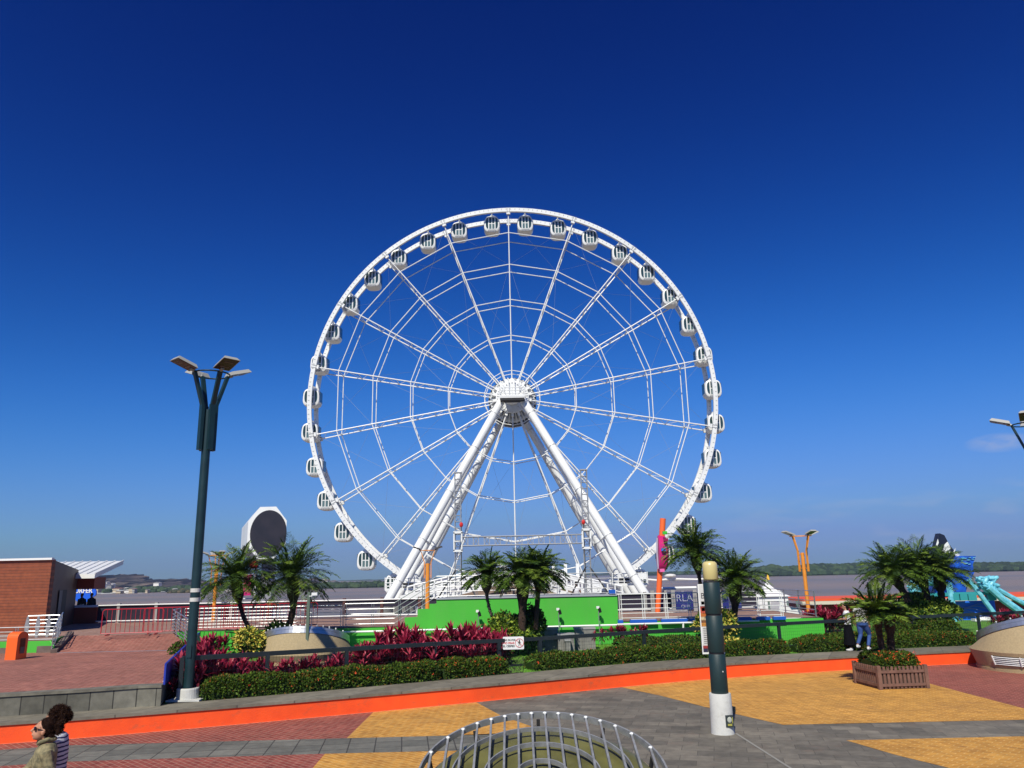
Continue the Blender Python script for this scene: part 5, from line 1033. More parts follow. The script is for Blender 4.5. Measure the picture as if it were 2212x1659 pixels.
# ------------------------------------------------------------------ vegetation
def leafquad(q,p,d,nrm,L,Wd,mi,bend=.0):
    d=d.normalized(); s=d.cross(nrm)
    if s.length<1e-4: s=d.orthogonal()
    s=s.normalized()*Wd/2; u=s.cross(d).normalized()
    m_=p+d*L*.5+u*bend*L; e=p+d*L
    q.v.extend([tuple(p),tuple(m_+s),tuple(e),tuple(m_-s)]); o=len(q.v)-4; q.f.append((o,o+1,o+2,o+3)); q.m.append(mi)
def rv(r): 
    while 1:
        v=Vector((r.uniform(-1,1),r.uniform(-1,1),r.uniform(-1,1)))
        if .05<v.length<1: return v.normalized()
def hedge(name,label,path,wd_,h_,z0,dens,mats,pick,flowers=0,seed=1,leaf=(.07,.035),rough=.06,group=None,core=LEAF[2],cat='hedge',taper=True):
    r=random.Random(seed); path=[Vector((p[0],p[1],0)) for p in path]; ctr=sum(path,Vector())/len(path); ctr.z=z0
    o=thing(name,label,cat,ctr,group); q=MB(); L=[0]
    for a,b in zip(path,path[1:]): L.append(L[-1]+(b-a).length)
    tot=L[-1]
    def pos(s):
        k=min(max(j for j in range(len(L)) if L[j]<=s+1e-9),len(path)-2); a,b=path[k],path[k+1]; t=(s-L[k])/max(1e-6,L[k+1]-L[k]); d=(b-a).normalized(); return a.lerp(b,t),d,Vector((-d.y,d.x,0))
    def prof(u):   # superelliptic section
        c,s=math.cos(u),math.sin(u); return math.copysign(abs(c)**.55,c)*wd_/2, (abs(s)**.6)*h_
    ph=[r.uniform(0,6) for _ in range(6)]
    def bump(s,u): return 1+rough*(math.sin(s*2.3+ph[0])+math.sin(s*5.1+ph[1]+u)*.7+math.sin(s*9+u*3+ph[2])*.5)
    n=int(tot*(wd_+2*h_)*dens)
    for i in range(n):
        s=r.uniform(0,tot); u=r.uniform(-.05,PI+.05); c,nn,v=pos(s); a,b=prof(max(0,min(PI,u))); e=min(1,(min(s,tot-s)+.03)/.22)**.5 if taper else 1; k=bump(s,u)*(.86+.16*r.random()**.5)*(.55+.45*e)
        p=c+v*a*k+Vector((0,0,z0+b*k)); out=(v*math.cos(u)*(h_/wd_*1.2)+Vector((0,0,max(.15,math.sin(u))))).normalized()
        d=(out*.6+rv(r)).normalized(); mi=pick(r,u); sz=r.uniform(.7,1.3)
        leafquad(q,p,d,rv(r),leaf[0]*sz,leaf[1]*sz,mi,r.uniform(-.1,.2))
    FQ=q; q=MB(); m_=max(2,int(tot/.5)); prev=None; vs=[]; K=7
    for i in range(m_+1):
        s=tot*i/m_; c,dd,v=pos(min(s,tot-1e-4)); e=.55 if i in (0,m_) and taper else .84
        for j in range(K):
            a,b=prof(PI*j/(K-1)); vs.append(c+v*a*e+Vector((0,0,z0-.02+b*e)))
    q.add(vs,[(i*K+j,i*K+j+1,(i+1)*K+j+1,(i+1)*K+j) for i in range(m_) for j in range(K-1)]+[tuple(range(K)),tuple(m_*K+j for j in range(K-1,-1,-1))]); q.build('filler_core',core,o)  # solid filler body in one dark leaf colour, closing gaps between leaves
    if flowers:
        q=FQ
        for i in range(flowers):
            s=r.uniform(0,tot); u=PI-r.uniform(.0,PI*.75) if r.random()<.9 else r.uniform(0,PI)
            u=PI+0-(PI-u) ; c,dd,v=pos(s); u2=PI*r.uniform(.35,1.0); a,b=prof(u2); p=c+v*a*(-1)*-1*bump(s,u2)*1.03+Vector((0,0,z0+b*bump(s,u2)*1.03))
            for _ in range(r.randint(4,9)): 
                p2=p+rv(r)*.028; leafquad(q,p2,rv(r),rv(r),.03,.026,len(mats))
    FQ.build('foliage',list(mats)+[IXO],o)
    return o
def rng_pick(ws):
    def f(r,u=0):
        t=r.random(); a=0
        for i,w_ in enumerate(ws):
            a+=w_
            if t<a: return i
        return 0
    return f
hl=offset(backl,.50)
def sub(P,a,b,n=14):
    xs=[p[0] for p in P]; ys=[p[1] for p in P]; return [(a+(b-a)*i/n,float(np.interp(a+(b-a)*i/n,xs,ys))) for i in range(n+1)]
HP=rng_pick((.46,.22,.22,.10)); gx=lambda x,y:G(x,y,BED+.2).x
segs=[(468,941,'longest flowering hedge on the coping between the green lamp post and the second fence post'),(950,1088,'short flowering hedge left of the white lawn sign'),(1144,1722,'long flowering hedge between the lawn sign and the walking couple, behind the bollard lamp'),(1738,2108,'flowering hedge behind the planter palm and the walking couple')]
for i,(a,b,lb) in enumerate(segs):
    xa,xb=gx(a,1465-(a-700)*.06),gx(b,1465-(b-700)*.06); hedge('flowering_hedge',lb,sub(hl,xa,xb),.85,.50 if i<2 else .46,BED-.02,1150 if i<2 else 800,LEAF,HP,flowers=(48,36,46,26)[i],seed=20+i,leaf=(.075,.042),group='clipped ixora hedges along the coping')
# second rows and clipped beds behind the fence
def bed(label,pts,wd_,h_,z0,seed,mats=LEAF,pick=HP,dens=520,flowers=0,leaf=(.09,.05),name='clipped_hedge'):
    return hedge(name,label,[(G(x,y,z0).x,G(x,y,z0).y) if Yd is None else (at(x,y,Yd).x,Yd) for x,y,Yd in pts],wd_,h_,z0,dens,mats,pick,flowers,seed,leaf=leaf,rough=.05)
bed('rounded clipped green bed on the lawn under the small ti plants',[(1262,0,31.2),(1340,0,31.6),(1400,0,32.0)],1.5,.50,BED,31)
bed('low dark hedge row behind the fence right of the lawn',[(1262,0,29.9),(1400,0,30.7),(1500,0,31.2)],.7,.36,BED,32)
bed('low hedge row behind the fence between the bollard lamp and the couple',[(1590,0,31.8),(1700,0,32.6),(1830,0,33.0)],.9,.42,BED,33,flowers=20)
bed('clipped green hedge block below the right end of the green wall',[(1722,0,33.6),(1790,0,34.0),(1860,0,34.3)],1.1,.75,BED,34)
bed('green hedge in front of the whale ride',[(2010,0,34.5),(2110,0,35.5),(2260,0,36.5)],1.3,.35,BED,35)
bed('small green hedge beside the left magenta ti plants',[(480,0,29.3),(560,0,29.6)],1.0,.55,BED+.25,36)
# grass blades on the lawn
q=MB(); r=random.Random(3)
def inlawn(x,y):
    yb=float(np.interp(x,[p[0] for p in backl],[p[1] for p in backl])); return y>yb+.15
n_=0
while n_<26000:
    x=r.uniform(-1.2,9.5) if r.random()<.8 else r.uniform(9.5,20); y=r.uniform(25,34.6)
    if not inlawn(x,y): continue
    d=Vector((r.uniform(-.5,.5),r.uniform(-.5,.5),1)).normalized(); h_=r.uniform(.03,.07); leafquad(q,Vector((x,y,BED-.015)),d,Vector((r.uniform(-1,1),-1,0)),h_,.012,r.randrange(3)); n_+=1
GR=[mat('grass_blade_%d'%i,c,.7) for i,c in enumerate(((.13,.34,.02,1),(.19,.42,.035,1),(.08,.23,.012,1)))]
tag(q.build('grass',GR),'bright green lawn grass behind the fence','grass',kind='stuff')
# ti plants (cordyline)
def cordyline(seed,heads=3,h=.75,nl=22):
    r=random.Random(seed); o=thing('ti_plant','ti plant','plant'); q=MB(); st=MB()
    for k in range(heads):
        bx,by=r.uniform(-.16,.16),r.uniform(-.16,.16); hh=h*(r.uniform(.6,1.0) if k else 1); tp=Vector((bx*1.6,by*1.6,hh)); st.tube([(bx,by,0),((bx+tp.x)/2,(by+tp.y)/2,hh*.5),tuple(tp)],[.018,.015,.012],5)
        for i in range(nl):
            t=i/nl; a=i*2.4+r.uniform(-.3,.3); el=R(82-78*t+r.uniform(-8,8)) if t<.8 else R(-5-r.uniform(0,35)); L=r.uniform(.30,.44)*(.8+.4*t); w_=r.uniform(.055,.085)
            base=tp-Vector((0,0,.22*t)); d0=Vector((math.cos(a)*math.cos(el),math.sin(a)*math.cos(el),math.sin(el)))
            side=Vector((-math.sin(a),math.cos(a),0)); P=[base]; d=d0.copy()
            for s_ in range(4): P.append(P[-1]+d*L/4); d=(d+Vector((0,0,-.22))).normalized()
            wds=[.25,.85,1,.7,.02]; mi=(2 if r.random()<.28 else 0) if t<.45 else (1 if r.random()<.6 else 3) if t>.65 else r.choice((0,1,1))
            o0=len(q.v)
            for p,w2 in zip(P,wds): q.v.append(tuple(p+side*w_*w2/2+Vector((0,0,.012*w2)))); q.v.append(tuple(p)); q.v.append(tuple(p-side*w_*w2/2+Vector((0,0,.012*w2))))
            for s_ in range(4):
                for e in (0,1): q.f.append((o0+s_*3+e,o0+s_*3+e+1,o0+s_*3+e+4,o0+s_*3+e+3)); q.m.append(mi)
    q.build('leaves',CORD,o); st.build('stem',BARKG,o); return o
PR=[cordyline(100+i,heads=3+i%2,h=.55+.08*(i%3),nl=24) for i in range(5)]
r=random.Random(77); cnt=0
used=set()
def put_cord(X,Y,z,s,label,group):
    global cnt
    i=cnt%5; o=PR[i] if i not in used else copy_tree(PR[i]); used.add(i); cnt+=1
    o.location=(X,Y,z); o.rotation_euler=(0,0,r.uniform(0,6.28)); o.scale=(s,s,s*r.uniform(.9,1.1)); o['label']=label; o['group']=group
g1='magenta ti plants packed along the garden fence'
edge=lambda Y: -8.85-(Y-20.3)*(12.15-8.85)/(RY0-20.3)+.35
for row,(dy,sc_) in enumerate(((.30,.95),(.75,1.1),(1.25,1.25),(1.8,1.3))):
    X=-10.5; k_=0
    while X<-.5:
        y=(fy(X)[0] if X>-8.75 else 21.35+(X+8.75)*.3)+dy+r.uniform(-.15,.15); px=1106+X/(y*.971)*1680
        if X<edge(y) or (row>=2 and 575<px<760): X+=.3; continue
        s=sc_*r.uniform(.8,1.15)*(.82 if 560<px<760 else 1.0)*(1.12 if 820<px<960 else 1)*(.78 if 500<px<570 and row>1 else 1)
        put_cord(X+r.uniform(-.1,.1),y,BED,s,'magenta ti plant, number %s from the left in the %s row behind the garden fence'%(NUMW[k_] if k_<30 else 'thirty-one',('front','second','third','fourth')[row]),g1); k_+=1; X+=r.uniform(.34,.46)
# extra plants at the back left, beside the blue panel
bi=0
for (x,Yd,z) in sorted(((385,24.5,BED),(400,25.6,BED),(420,27,BED+.1),(440,28,BED+.2),(395,26.8,BED+.1),(470,28.8,BED+.3),(375,23.6,BED),(383,22.8,BED),(432,26.0,BED+.1),(455,27.0,BED+.1),(410,24.0,BED),(430,24.6,BED),(455,25.2,BED))):
    p=at(x,1400,Yd)
    if p.x<edge(Yd): continue
    put_cord(p.x,Yd,z,1.15*r.uniform(.9,1.1),'magenta ti plant at back left near the blue panel, number %s from left'%NUMW[bi],g1); bi+=1
for bi,(x,Yd) in enumerate(sorted(((835,29.5),(852,30.2),(868,29.8),(885,30.4),(1002,29.5),(1040,29.6),(905,30.0),(925,29.4),(975,30),(1070,29.8)))):
    p=at(x,1400,Yd); put_cord(p.x,Yd,BED,1.25*r.uniform(.95,1.15),'tall magenta ti plant against the low green wall, number %s from the left'%NUMW[bi],g1)
for i,x in enumerate((1290,1303,1317,1332,1346,1360,1384,1396)):
    p=at(x,1362,31.6+.1*(i%3)); put_cord(p.x,31.6+.1*(i%3),BED+.42,.62*r.uniform(.9,1.1),'small magenta ti plant on the rounded clipped bed, number %s from the left'%NUMW[i],'small ti plants on the rounded clipped bed')
for i in range(12):
    x=1752+i*6.6; p=at(x,1340,38.5+.4*(i%3)); put_cord(p.x,38.5+.4*(i%3),BED+.1,1.15*r.uniform(.85,1.1),'magenta ti plant between white tent and walking couple, number %s from the left'%NUMW[i],'ti plants beyond the walking couple')
for i in range(10):
    x=2150+i*9; p=at(x,1340,38+.4*(i%3)); put_cord(p.x,38+.4*(i%3),BED+.05,.9*r.uniform(.85,1.1),'magenta ti plant behind the louvred skylight at right, number %s from the left'%NUMW[i],'ti plants at the right edge')
# leafy mounds
def mound(name,label,c,rad,n,mats,pick,leaf,seed,cat='shrub',core=None,flat=.0):
    r=random.Random(seed); c=Vector(c); o=thing(name,label,cat,(c.x,c.y,c.z)); q=MB(); ph=[r.uniform(0,6) for _ in range(4)]
    for i in range(n):
        d=rv(r); d.z=abs(d.z) if r.random()<.75 else d.z; k=(.80+.22*r.random())*(1+.09*math.sin(d.x*5+ph[0])+.08*math.sin(d.z*6+ph[1])+.07*math.sin(d.y*7+ph[2])); p=c+Vector((d.x*rad[0]*k,d.y*rad[1]*k,rad[2]+d.z*rad[2]*k))
        if p.z<c.z: p.z=c.z+.03
        dd=(d*.5+Vector((0,0,-.25))+rv(r)*.7); sz=r.uniform(.65,1.3); leafquad(q,p,dd,rv(r),leaf[0]*sz,leaf[1]*sz,pick(r),r.uniform(-.05,.2))
    q.build('leaves',mats,o); q=MB(); q.ell(c+Vector((0,0,rad[2])),(rad[0]*.74,rad[1]*.74,rad[2]*.76),14,9); q.build('filler_core',core or mats[-1],o); return o  # solid filler ellipsoid in one leaf colour, inside the loose leaves
p=at(1093,1375,30.9); mound('ivy_mound','round yellow-green ivy mound between the palms before the green stage wall',(p.x,30.9,BED),(1.0,.8,.72),3600,IVY,rng_pick((.42,.38,.20)),(.12,.08),41)
p=at(1152,1380,31.2); mound('ivy_mound','tall dark ivy clump climbing the right palm trunk before the green wall',(p.x,31.2,BED),(.40,.4,.90),1800,IVY,rng_pick((.02,.30,.68)),(.12,.08),42)
p=at(1120,1325,31.9); mound('ivy_mound','small dark ivy tuft on top between the two middle palms',(p.x,32.0,BED+1.0),(.55,.4,.22),700,IVY,rng_pick((.1,.5,.4)),(.11,.07),43)
p=at(537,1380,29.4); mound('croton_bush','yellow and green croton bush at the foot of the leftmost palm',(p.x,29.4,BED+.25),(.55,.5,.50),1500,CROT,rng_pick((.52,.28,.20)),(.15,.06),44)
p=at(600,1350,32.2); mound('dark_bush','dark green bush at the foot of the second palm behind the skylight',(p.x,32.2,BED+.3),(.55,.4,.48),900,[PALML[0],LEAF[0],PALML[2]],rng_pick((.35,.25,.4)),(.16,.09),45)
p=at(1548,1365,32.6); mound('croton_bush','tall yellow croton bush behind the bollard lamp and advertising panel',(p.x,32.6,BED),(.85,.6,.70),2200,CROT,rng_pick((.38,.30,.32)),(.15,.08),46)
p=at(1572,1378,31.0); mound('croton_bush','low yellow-leaved croton right of the bollard lamp',(p.x,31.0,BED),(.42,.4,.22),650,CROT,rng_pick((.45,.25,.3)),(.14,.08),47)
p=at(2000,1372,37); mound('ivy_mound','big leafy green ivy mound beneath the right palm cluster beside the whale ride',(p.x,37,BED),(1.35,1.0,.84),5200,[IVY[0],IVY[1],IVY[2]],rng_pick((.30,.40,.30)),(.17,.11),48)
p=at(1938,1372,36.6); mound('ivy_mound','lower left lobe of ivy beneath the right palm cluster',(p.x,36.6,BED),(.7,.7,.55),1500,[IVY[0],IVY[1],IVY[2]],rng_pick((.15,.4,.45)),(.16,.10),49)
p=at(870,1378,31.8); mound('green_shrub','green shrub tuft among the ti plants left of the stage wall',(p.x,31.0,BED),(.5,.4,.34),600,LEAF,HP,(.10,.05),50)
# palms
def palm(name,label,base,crown,rad,seed,tr=.09,nf=46,bark=None,bulb=.17,bulbz=.8,bend=0.,droop=1.0,group='pygmy date palms in the garden',mid=None,nbase=None,lean=(0,0),elr=102):
    r=random.Random(seed); base=Vector(base); crown=Vector(crown); o=thing(name,label,'palm tree',base,group)
    mpt=mid or base.lerp(crown,.5)+Vector((bend,0,0)); H_=(crown-base).length; P=[]; rs=[]
    for i in range(15):
        t=i/14; p=base*(1-t)**2+Vector(mpt)*2*t*(1-t)+crown*t*t; P.append(p); hb=max(0,1-abs((1-t)*H_-bulbz*.45)/(bulbz*.55)) ; rs.append(tr*(1+.08*math.sin(i*2.1))*(1.1-.1*t)+ (bulb*1.3-tr)*min(1,hb*1.6))
    q=MB(); q.tube(P,rs,10)
    for i in range(130):   # old leaf bases
        t=r.uniform(.05,.98) if r.random()<.5 else 1-r.random()*bulbz/H_; t=min(.99,max(.02,t)); p=base*(1-t)**2+Vector(mpt)*2*t*(1-t)+crown*t*t; rr=rs[int(t*14)]; a=r.uniform(0,6.28); u=Vector((math.cos(a),math.sin(a),.55)); leafquad(q,p+u*rr*.8,u,Vector((0,0,1)),.10,.06,0)
    q.build('trunk',bark or BARK,o); fq=MB()
    nf=int(nf*2.3)
    for i in range(nf):
        t=i/nf; a=i*2.39996+r.uniform(-.2,.2); el=R(82-elr*t**.8+r.uniform(-9,9)); L=rad*r.uniform(.92,1.12)*(1.0 if t>.2 else .9)
        d=Vector((math.cos(a)*math.cos(el),math.sin(a)*math.cos(el),math.sin(el))); d=(d+Vector(lean+(0,))).normalized(); side=Vector((-math.sin(a),math.cos(a),0)); p=crown+Vector((math.cos(a),math.sin(a),0))*.06; seg=13; pts=[p]; dirs=[d]
        for s_ in range(seg): p=p+d*L/seg; d=(d+Vector((0,0,-.105*droop*(.5+s_/seg*1.1)))).normalized(); pts.append(p); dirs.append(d)
        mi0=0 if r.random()<.45 else (1 if r.random()<.55 else 2); mi0=2 if t>.85 and r.random()<.6 else mi0
        for s_ in range(seg): leafquad(fq,pts[s_],pts[s_+1]-pts[s_],Vector((0,0,1)).cross(side),L/seg*1.05,.022,mi0)
        for s_ in range(1,seg+1):
            for sub_ in (0,.5):
                c=pts[s_-1].lerp(pts[s_],sub_); dd=dirs[s_-1]; ll=.35*rad/1.2*math.sin(PI*min(.97,.16+.8*(s_/seg)))+.07
                for e in (-1,1):
                    u=(side*e*1.0+dd*.75+Vector((0,0,r.uniform(-.30,.25)))).normalized(); leafquad(fq,c,u,Vector((0,0,1)),ll*r.uniform(.8,1.1),.042,mi0 if r.random()<.8 else r.randrange(3),-.08)
    fq.build('crown',PALML,o); return o
def pl(label,bx,by,cx,cy,Y,radpx,seed,**k):
    b=at(bx,by,Y); c=at(cx,cy,Y); b.z=max(b.z,k.pop('zmin',BED)); m_=k.pop('midpx',None)
    if m_: k['mid']=at(m_[0],m_[1],Y)
    return palm('pygmy_date_palm',label,(b.x,b.y,b.z),(c.x,c.y,c.z),radpx*Y*.985/1680,seed,**k)
pl('leftmost palm of the garden, rising from the yellow croton bush',537,1355,510,1246,31.5,84,1,tr=.075,bulb=.17,bulbz=.9,midpx=(515,1320))
pl('full palm behind the round skylight, second from the left',623,1352,628,1243,32.5,98,2,tr=.12,bulb=.19,bulbz=1.0,midpx=(642,1310))
pl('middle group palm with a thin bare curved stem under a shaggy bulb',1064,1335,1053,1240,31.6,60,3,tr=.055,bulb=.16,bulbz=.75,midpx=(1046,1290),bark=BARKG,nf=36)
pl('centre palm with the thick dark trunk before the green wall',1127,1375,1130,1240,30.5,68,4,tr=.13,bulb=.18,bulbz=1.2,nf=44)
pl('right palm of the middle group, its trunk wrapped in dark ivy',1157,1360,1165,1235,30.8,64,5,tr=.09,bulb=.16,bulbz=.7,nf=40)
pl('palm in front of the lower right of the wheel, left of the bollard cap',1512,1330,1499,1190,33.5,72,6,tr=.075,bulb=.17,bulbz=.85,bark=BARK,midpx=(1520,1270),nf=44)
pl('palm right of the bollard cap, above the yellow croton',1582,1365,1588,1250,32.8,72,7,tr=.12,bulb=.20,bulbz=1.0,midpx=(1590,1320),nf=46)
g2='palms rising from the ivy mound by the whale ride'
pl('leaning left palm of the cluster beside the whale ride',1962,1300,1925,1236,36.2,72,8,tr=.14,bulb=.19,bulbz=.8,group=g2,elr=92,zmin=1.5,nf=42,midpx=(1945,1265))
pl('middle palm of the cluster beside the whale ride',2003,1300,1978,1228,36.6,76,9,tr=.15,bulb=.21,bulbz=.9,group=g2,elr=92,zmin=1.5,nf=46,midpx=(2000,1262))
pl('right palm of the cluster, overlapping the whale tail',2035,1300,2028,1240,36.9,72,10,tr=.14,bulb=.20,bulbz=.8,group=g2,elr=92,zmin=1.5,nf=42)
pY=pcen.y
c1=at(1893,1326,pY); c2=at(1921,1330,pY+.1)
palm('pygmy_date_palm','palm with an arching crown growing in the brown planter, left of its stubby twin trunk',(pcen.x-.12,pcen.y,.5),(c1.x,c1.y,c1.z),72*pY/1680,12,tr=.085,bulb=.11,bulbz=.4,nf=26,group='planter palms',droop=.85,elr=85)
palm('pygmy_date_palm','shorter palm with reddish trunk on the right in the brown planter',(pcen.x+.12,pcen.y+.05,.5),(c2.x,c2.y,c2.z),48*pY/1680,13,tr=.10,bulb=.12,bulbz=.5,nf=12,group='planter palms',elr=80,droop=.8)
z_=.52; a=pcen-ux*(PB_/2-.25); b=pcen+ux*(PB_/2-.25)
hedge('planter_hedge','clipped ixora hedge with orange flowers filling the brown planter',[(a.x-ux.x*.2,a.y),(b.x+ux.x*.2,b.y)],PB_*.98,.46,z_,1500,LEAF,HP,flowers=55,seed=61,leaf=(.07,.04))
# ------------------------------------------------------------------ people
def remesh(mb,vox,sm=4):
    me=bpy.data.meshes.new('t'); me.from_pydata(mb.v,[],mb.f); ob=bpy.data.objects.new('t',me); COL.objects.link(ob)
    m_=ob.modifiers.new('r','REMESH'); m_.mode='VOXEL'; m_.voxel_size=vox; s_=ob.modifiers.new('s','SMOOTH'); s_.iterations=sm; s_.factor=.5
    dg=bpy.context.evaluated_depsgraph_get(); dg.update(); o2=bpy.data.meshes.new_from_object(ob.evaluated_get(dg)); bpy.data.objects.remove(ob)
    o2.polygons.foreach_set('use_smooth',[True]*len(o2.polygons)); return o2
def ob_of(me,name,mt,parent):
    me.materials.clear(); me.materials.append(mt); o=bpy.data.objects.new(name,me); COL.objects.link(o); o.parent=parent; return o
def loft(q,secs,n=18):   # secs: (center Vector, rx, ry)
    vs=[]
    for c,rx,ry in secs:
        for j in range(n): a=2*PI*j/n; vs.append((c[0]+rx*math.cos(a),c[1]+ry*math.sin(a),c[2]))
    k=len(secs); q.add(vs,[(i*n+j,i*n+(j+1)%n,(i+1)*n+(j+1)%n,(i+1)*n+j) for i in range(k-1) for j in range(n)]+[tuple(range(n-1,-1,-1)),tuple((k-1)*n+j for j in range(n))])
SKIN=mat('skin',(.46,.22,.13,1),.55,var=.08,scale=12); SKIND=mat('skin_brown',(.22,.10,.055,1),.55); HAIRB=mat('hair_dark_brown',(.014,.006,.004,1),.95,spec=.08); HAIRK=mat('hair_black',(.006,.005,.004,1),.95,spec=.08); HAIRL=mat('hair_brown_strand',(.05,.022,.011,1),.8,spec=.15)
def person(label,loc,rz,J,shirt,trouser,hair,skin=SKIN,sleeve=.45,sc=1.,yaw=0,pitch=0,vox=.013,shirt_len=.0,bulk=1.,shoes=None,extra=None,group=None,haircurl=0):
    V=Vector; D=dict(hipL=V((-.09,0,.92)),hipR=V((.09,0,.92)),kneeL=V((-.10,.02,.49)),kneeR=V((.10,.02,.49)),ankL=V((-.10,-.02,.09)),ankR=V((.10,-.02,.09)),
        shL=V((-.165,0,1.36)),shR=V((.165,0,1.36)),elL=V((-.22,-.04,1.09)),elR=V((.22,-.04,1.09)),wrL=V((-.22,.06,.86)),wrR=V((.22,.06,.86)),head=V((0,.03,1.555)))
    D.update({k:V(v) for k,v in J.items()}); o=thing('person',label,'person',loc,group); o.rotation_euler=(0,0,rz); o.scale=(sc,)*3
    q=MB(); b=bulk
    loft(q,[(V((0,0,.84)),.145*b,.10*b),(V((0,0,.93)),.165*b,.115*b),(V((0,0,1.06)),.125*b,.095*b),(V((0,.005,1.22)),.145*b,.11*b),(V((0,0,1.34)),.165,.10),(V((0,-.005,1.40)),.11,.075),(V((0,0,1.435)),.055,.055),(D['head']*.5+V((0,0,1.44))*.5,.047,.05),(D['head']+V((0,0,-.06)),.045,.05)])
    for s in 'LR':
        q.tube([D['sh'+s]+V((0,0,-.01)),D['sh'+s].lerp(D['el'+s],.5),D['el'+s],D['el'+s].lerp(D['wr'+s],.35),D['wr'+s]],[.056*b,.046*b,.038,.038,.026],12)
        q.tube([D['hip'+s],D['hip'+s].lerp(D['knee'+s],.5),D['knee'+s],D['knee'+s].lerp(D['ank'+s],.35),D['ank'+s]],[.088*b,.075*b,.055,.056,.036],12)
        f=D['ank'+s]+V((0,.05,-.05)); q.ell(f,(.042,.115,.038),12,8)
        h=D['wr'+s]; u=(h-D['el'+s]).normalized(); sd=u.cross(V((0,1,0))); sd=sd.normalized() if sd.length>.2 else V((1,0,0)); fw=u.cross(sd)
        M=Matrix((sd*.0+fw,sd,u)).transposed(); q.ell(h+u*.05,(.040,.018,.050),10,8,M=M)
        for k in range(4):
            a=fw*(-.030+.020*k); L=(.062,.074,.070,.056)[k]; p=h+u*.085+a; q.tube([p,p+u*L*.5+sd*.004,p+u*L*.85-sd*.012*(1 if s=='L' else -1)],[.0095,.009,.007],6)
        p=h+u*.03+fw*.035; q.tube([p,p+fw*.022+u*.025,p+fw*.026+u*.052],[.012,.011,.008],6)
    H=D['head']; RM=Matrix.Rotation(yaw,3,'Z')@Matrix.Rotation(pitch,3,'X'); hp=lambda x,y,z:H+RM@V((x,y,z))
    q.ell(hp(0,-.005,.025),(.075,.092,.095),16,12,M=RM); q.ell(hp(0,.025,-.045),(.055,.062,.062),14,10,M=RM); q.ell(hp(0,.055,-.085),(.028,.025,.02),8,6,M=RM)
    q.tube([hp(0,.088,.02),hp(0,.112,-.022),hp(0,.09,-.032)],[.010,.016,.012],8); q.ell(hp(0,.088,-.057),(.024,.012,.010),8,6,M=RM); q.ell(hp(0,.086,.032),(.05,.014,.010),8,6,M=RM)
    for e in (-1,1): q.ell(hp(e*.078,-.008,-.012),(.012,.022,.032),8,6,M=RM)
    ob_of(remesh(q,vox,3),'body',skin,o)
    # lips, eyes
    q=MB(); q.ell(hp(0,.096,-.057),(.022,.009,.007),8,6,M=RM); q.build('lips',mat('lips',(.30,.06,.05,1),.5),o) if False else None
    q=MB(); b2=b*1.07
    loft(q,[(V((0,0,.93-shirt_len)),.185*b,.135*b),(V((0,0,1.0)),.165*b,.125*b),(V((0,0,1.08)),.145*b2,.115*b2),(V((0,.01,1.22)),.162*b2,.128*b2),(V((0,0,1.34)),.178,.115),(V((0,-.005,1.405)),.125,.088),(V((0,-.005,1.425)),.07,.065)])
    for s in 'LR':
        a,e,w2=D['sh'+s],D['el'+s],D['wr'+s]; P=[a+V((0,0,-.005))]; rs=[.072*b]
        if sleeve<=1: P+=[a.lerp(e,sleeve)]; rs+=[.062*b]
        else: P+=[e,e.lerp(w2,sleeve-1)]; rs+=[.058*b,.052]
        q.tube(P,rs,12)
    so_=ob_of(remesh(q,vox*1.1,2),'shirt',shirt,o)
    q=MB(); loft(q,[(V((0,0,.82)),.16*b,.12*b),(V((0,0,.93)),.175*b,.125*b),(V((0,0,1.00)),.150*b,.115*b)])
    for s in 'LR': q.tube([D['hip'+s]+V((0,0,.0)),D['hip'+s].lerp(D['knee'+s],.5),D['knee'+s],D['knee'+s].lerp(D['ank'+s],.9)],[.098*b,.085*b,.068,.058],12)
    ob_of(remesh(q,vox*1.1,2),'trousers',trouser,o)
    q=MB()
    for s in 'LR': f=D['ank'+s]+V((0,.05,-.05)); q.ell(f,(.05,.13,.045),12,8); q.tube([D['ank'+s]+V((0,-.01,.02)),D['ank'+s]+V((0,0,-.03))],[.048,.05],10)
    ob_of(remesh(q,vox*1.1,2),'shoes',shoes or mat('shoe_pale',(.6,.6,.58,1),.6),o)
    q=MB(); r=random.Random(len(label))
    if hair=='bun':
        q.ell(hp(0,-.030,.055),(.086,.095,.090),14,10,M=RM); q.ell(hp(0,-.05,.01),(.082,.075,.08),12,8,M=RM); q.ell(hp(.0,-.135,.05),(.060,.060,.065),10,8,M=RM)
        for i in range(14): q.ell(hp(r.uniform(-.07,.07),-.11+r.uniform(-.06,.03),r.uniform(-.04,.13)),(.03,.03,.03),8,6)
    elif hair=='curly':
        q.ell(hp(0,-.035,.05),(.11,.115,.105),14,10,M=RM)
        for i in range(60):
            v=rv(r); 
            if v.y>.45: continue
            q.ell(hp(v.x*.115,v.y*.12-.03,abs(v.z)*.115+.02 if r.random()<.75 else v.z*.08),(.03,.03,.03),8,6)
    elif hair=='cap': q.ell(hp(0,0,.055),(.084,.10,.07),12,8,M=RM)
    else:
        q.ell(hp(0,-.022,.045),(.083,.090,.088),14,10,M=RM)
        if hair=='long': q.ell(hp(0,-.07,-.05),(.07,.04,.13),12,8,M=RM)
    hr_=ob_of(remesh(q,vox*.9,1),'hair',HAIRB if hair in('curly','bun') else HAIRK,o)
